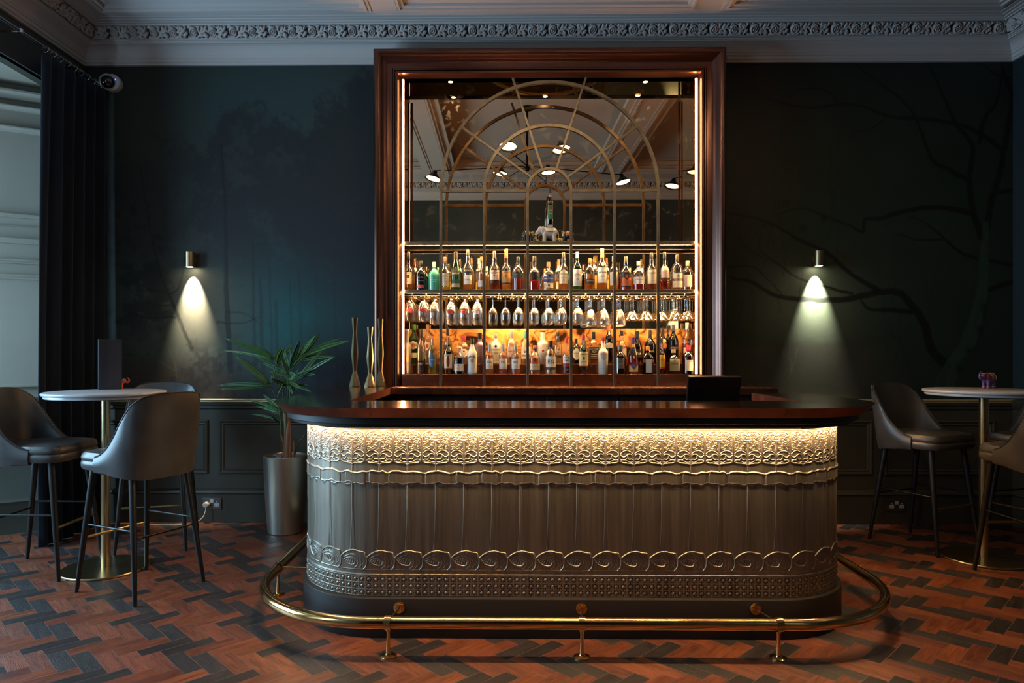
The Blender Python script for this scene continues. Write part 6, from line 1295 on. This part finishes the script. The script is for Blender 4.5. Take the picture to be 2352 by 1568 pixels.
# ------------------------------------------------------------------ palm in a tapered planter
PYc = 5.05; px0 = atY(656, 1045, PYc)[0]
t = thing('potted_palm', 'palm with long dark leaves in a tall tapered pewter planter', 'plant', (px0, PYc, 0))
obj('planter', MB().lathe([(0, 0), (.122, 0), (.127, .006), (.137, .12), (.147, .28), (.1545, .44), (.1575, .555), (.1575, .562), (.154, .566), (.148, .566), (.144, .560), (.142, .52), (0, .52)], 56), 'pot_metal', t, 30)
mb = MB(); q = random.Random(4)
for i in range(170):
    r = .138 * sqrt(q.random()); a = q.uniform(0, 2 * pi); s = q.uniform(.007, .014)
    mb.ell((r * cos(a), r * sin(a), .530 + q.uniform(0, .022)), (s, s * q.uniform(.6, 1), s * q.uniform(.4, .7)), 7, 5)
tag(obj('bark_chips', mb, 'pebble', t, 30), kind='stuff')
def PT(cx, cy, dy=0.0): p = atY(480 + cx / 3.016, 720 + cy / 3.016, PYc + dy); return np.array([p[0] - px0, p[1] - PYc, p[2]])
def leaf(mb, b, e, w, sag, q, tilt):
    b, e = np.array(b), np.array(e); L = np.linalg.norm(e - b); m = (b + e) / 2 + np.array([0, 0, sag * L]); n = 9; vs = []
    for i in range(n + 1):
        s = i / n; p = (1 - s) ** 2 * b + 2 * s * (1 - s) * m + s * s * e; d = 2 * (1 - s) * (m - b) + 2 * s * (e - m); d /= np.linalg.norm(d)
        side = np.cross(d, np.array([.12, -1.0, .12])); side /= np.linalg.norm(side); up = np.cross(side, d); side = side * cos(tilt) + up * sin(tilt); up = np.cross(side, d)
        ww = w * 1.12 * (.06 + .94 * sin(pi * min(1, max(0, s)) ** .8) ** .85) ; vs += [p - side * ww, p - side * ww * .5 + up * ww * .10, p + up * ww * -.22, p + side * ww * .5 + up * ww * .10, p + side * ww]
    mb.add(vs, [(i * 5 + j, i * 5 + j + 1, (i + 1) * 5 + j + 1, (i + 1) * 5 + j) for i in range(n) for j in range(4)])
FR = [  # stalk points, then leaves (base, tip, half width, sag)
 ([(505, 960), (498, 760), (478, 620), (448, 548), (425, 498)], -.06, [((430, 505), (58, 497), 15, .06), ((418, 500), (85, 522), 11, -.03), ((425, 492), (188, 298), 21, .03), ((430, 488), (300, 362), 11, .02), ((440, 520), (310, 452), 9, .05), ((428, 490), (470, 330), 10, .04)]),
 ([(525, 965), (520, 700), (512, 520), (488, 390), (452, 320)], .02, [((452, 318), (112, 172), 17, .05), ((446, 322), (103, 258), 11, .07), ((458, 326), (242, 205), 8, .08), ((466, 330), (326, 204), 8, .10), ((470, 350), (522, 238), 15, .16), ((474, 370), (582, 203), 14, .06), ((452, 315), (500, 240), 12, .1), ((480, 390), (330, 300), 8, .03)]),
 ([(545, 960), (545, 700), (545, 540), (548, 430), (560, 380)], -.03, [((556, 390), (512, 236), 16, .02), ((560, 384), (632, 178), 17, .04), ((548, 420), (368, 342), 17, .03), ((560, 395), (700, 262), 12, .06), ((545, 440), (420, 400), 12, .02), ((552, 425), (500, 300), 15, .05), ((556, 405), (610, 440), 13, .05), ((560, 400), (560, 240), 12, .02)]),
 ([(548, 955), (556, 640), (566, 480), (592, 370), (640, 290)], .06, [((632, 300), (985, 186), 17, .06), ((628, 306), (922, 168), 13, .08), ((640, 288), (770, 138), 19, .04), ((636, 292), (738, 150), 13, .05), ((612, 335), (876, 300), 13, .07), ((618, 325), (832, 265), 9, .08), ((600, 355), (700, 172), 13, .05), ((590, 375), (660, 215), 15, .04)]),
 ([(552, 950), (560, 700), (570, 570), (592, 490), (622, 440)], -.09, [((618, 446), (742, 422), 11, .08), ((612, 452), (720, 380), 10, .05), ((604, 466), (880, 296), 13, .07), ((598, 478), (790, 250), 17, .03), ((590, 500), (512, 400), 12, .04), ((586, 510), (690, 500), 12, .12), ((584, 520), (708, 545), 12, .14), ((580, 530), (620, 380), 13, .03), ((600, 470), (560, 560), 14, .05)]),
 ([(510, 950), (505, 800), (498, 720), (485, 665)], .05, [((488, 672), (275, 598), 11, .05), ((492, 690), (318, 640), 13, .03), ((498, 745), (278, 696), 9, .07), ((500, 770), (420, 700), 7, .04), ((505, 690), (372, 556), 17, .02), ((495, 700), (360, 655), 9, .03)]),
 ([(538, 955), (534, 720), (530, 560), (540, 470)], -.12, [((538, 480), (470, 590), 12, .10), ((540, 470), (580, 560), 13, .05), ((536, 500), (430, 450), 15, .04), ((540, 470), (690, 390), 12, .06), ((542, 460), (470, 520), 12, .08), ((540, 475), (640, 520), 14, .08)]),
 ([(590, 985), (610, 920), (640, 870), (672, 832)], .0, [((660, 850), (700, 800), 4, .03)])]
for i, (st, dy, lv) in enumerate(FR):
    q = random.Random(i); P = [PT(x, y, dy * k / (len(st) - 1)) for k, (x, y) in enumerate(st)]
    f = obj('stalk', MB().tube(cr(P, 4), list(np.linspace(.0065, .0028, (len(P) - 1) * 4 + 1)), 8), 'leaf_stalk', t, 60)
    mb = MB()
    for (b, e, w, sag) in lv:
        tip = PT(*e, max(-.30, min(.20, dy * 1.5 + q.uniform(-.14, .10))))
        leaf(mb, PT(*b, dy), tip, w / 3.016 * PYc / FPX * .95, sag, q, q.uniform(-.5, .5))
    l = obj('leaves', mb, 'leaf' if i in (1, 3, 5) else 'leaf_dark', f, 60); s = l.modifiers.new('thick', 'SOLIDIFY'); s.thickness = .0012
for pts, r in (([(540, 1000), (545, 880), (552, 720)], .022), ([(520, 1000), (518, 900), (500, 840)], .011), ([(560, 1000), (566, 860), (560, 740)], .013), ([(585, 1000), (590, 920), (584, 880)], .007), ([(530, 1000), (532, 820), (525, 690)], .014)):
    P = [PT(x, y, -.02) for x, y in pts]; obj('stem', MB().tube(cr(P, 4), list(np.linspace(r, r * .6, 9)), 9), 'stem_husk', t, 60)
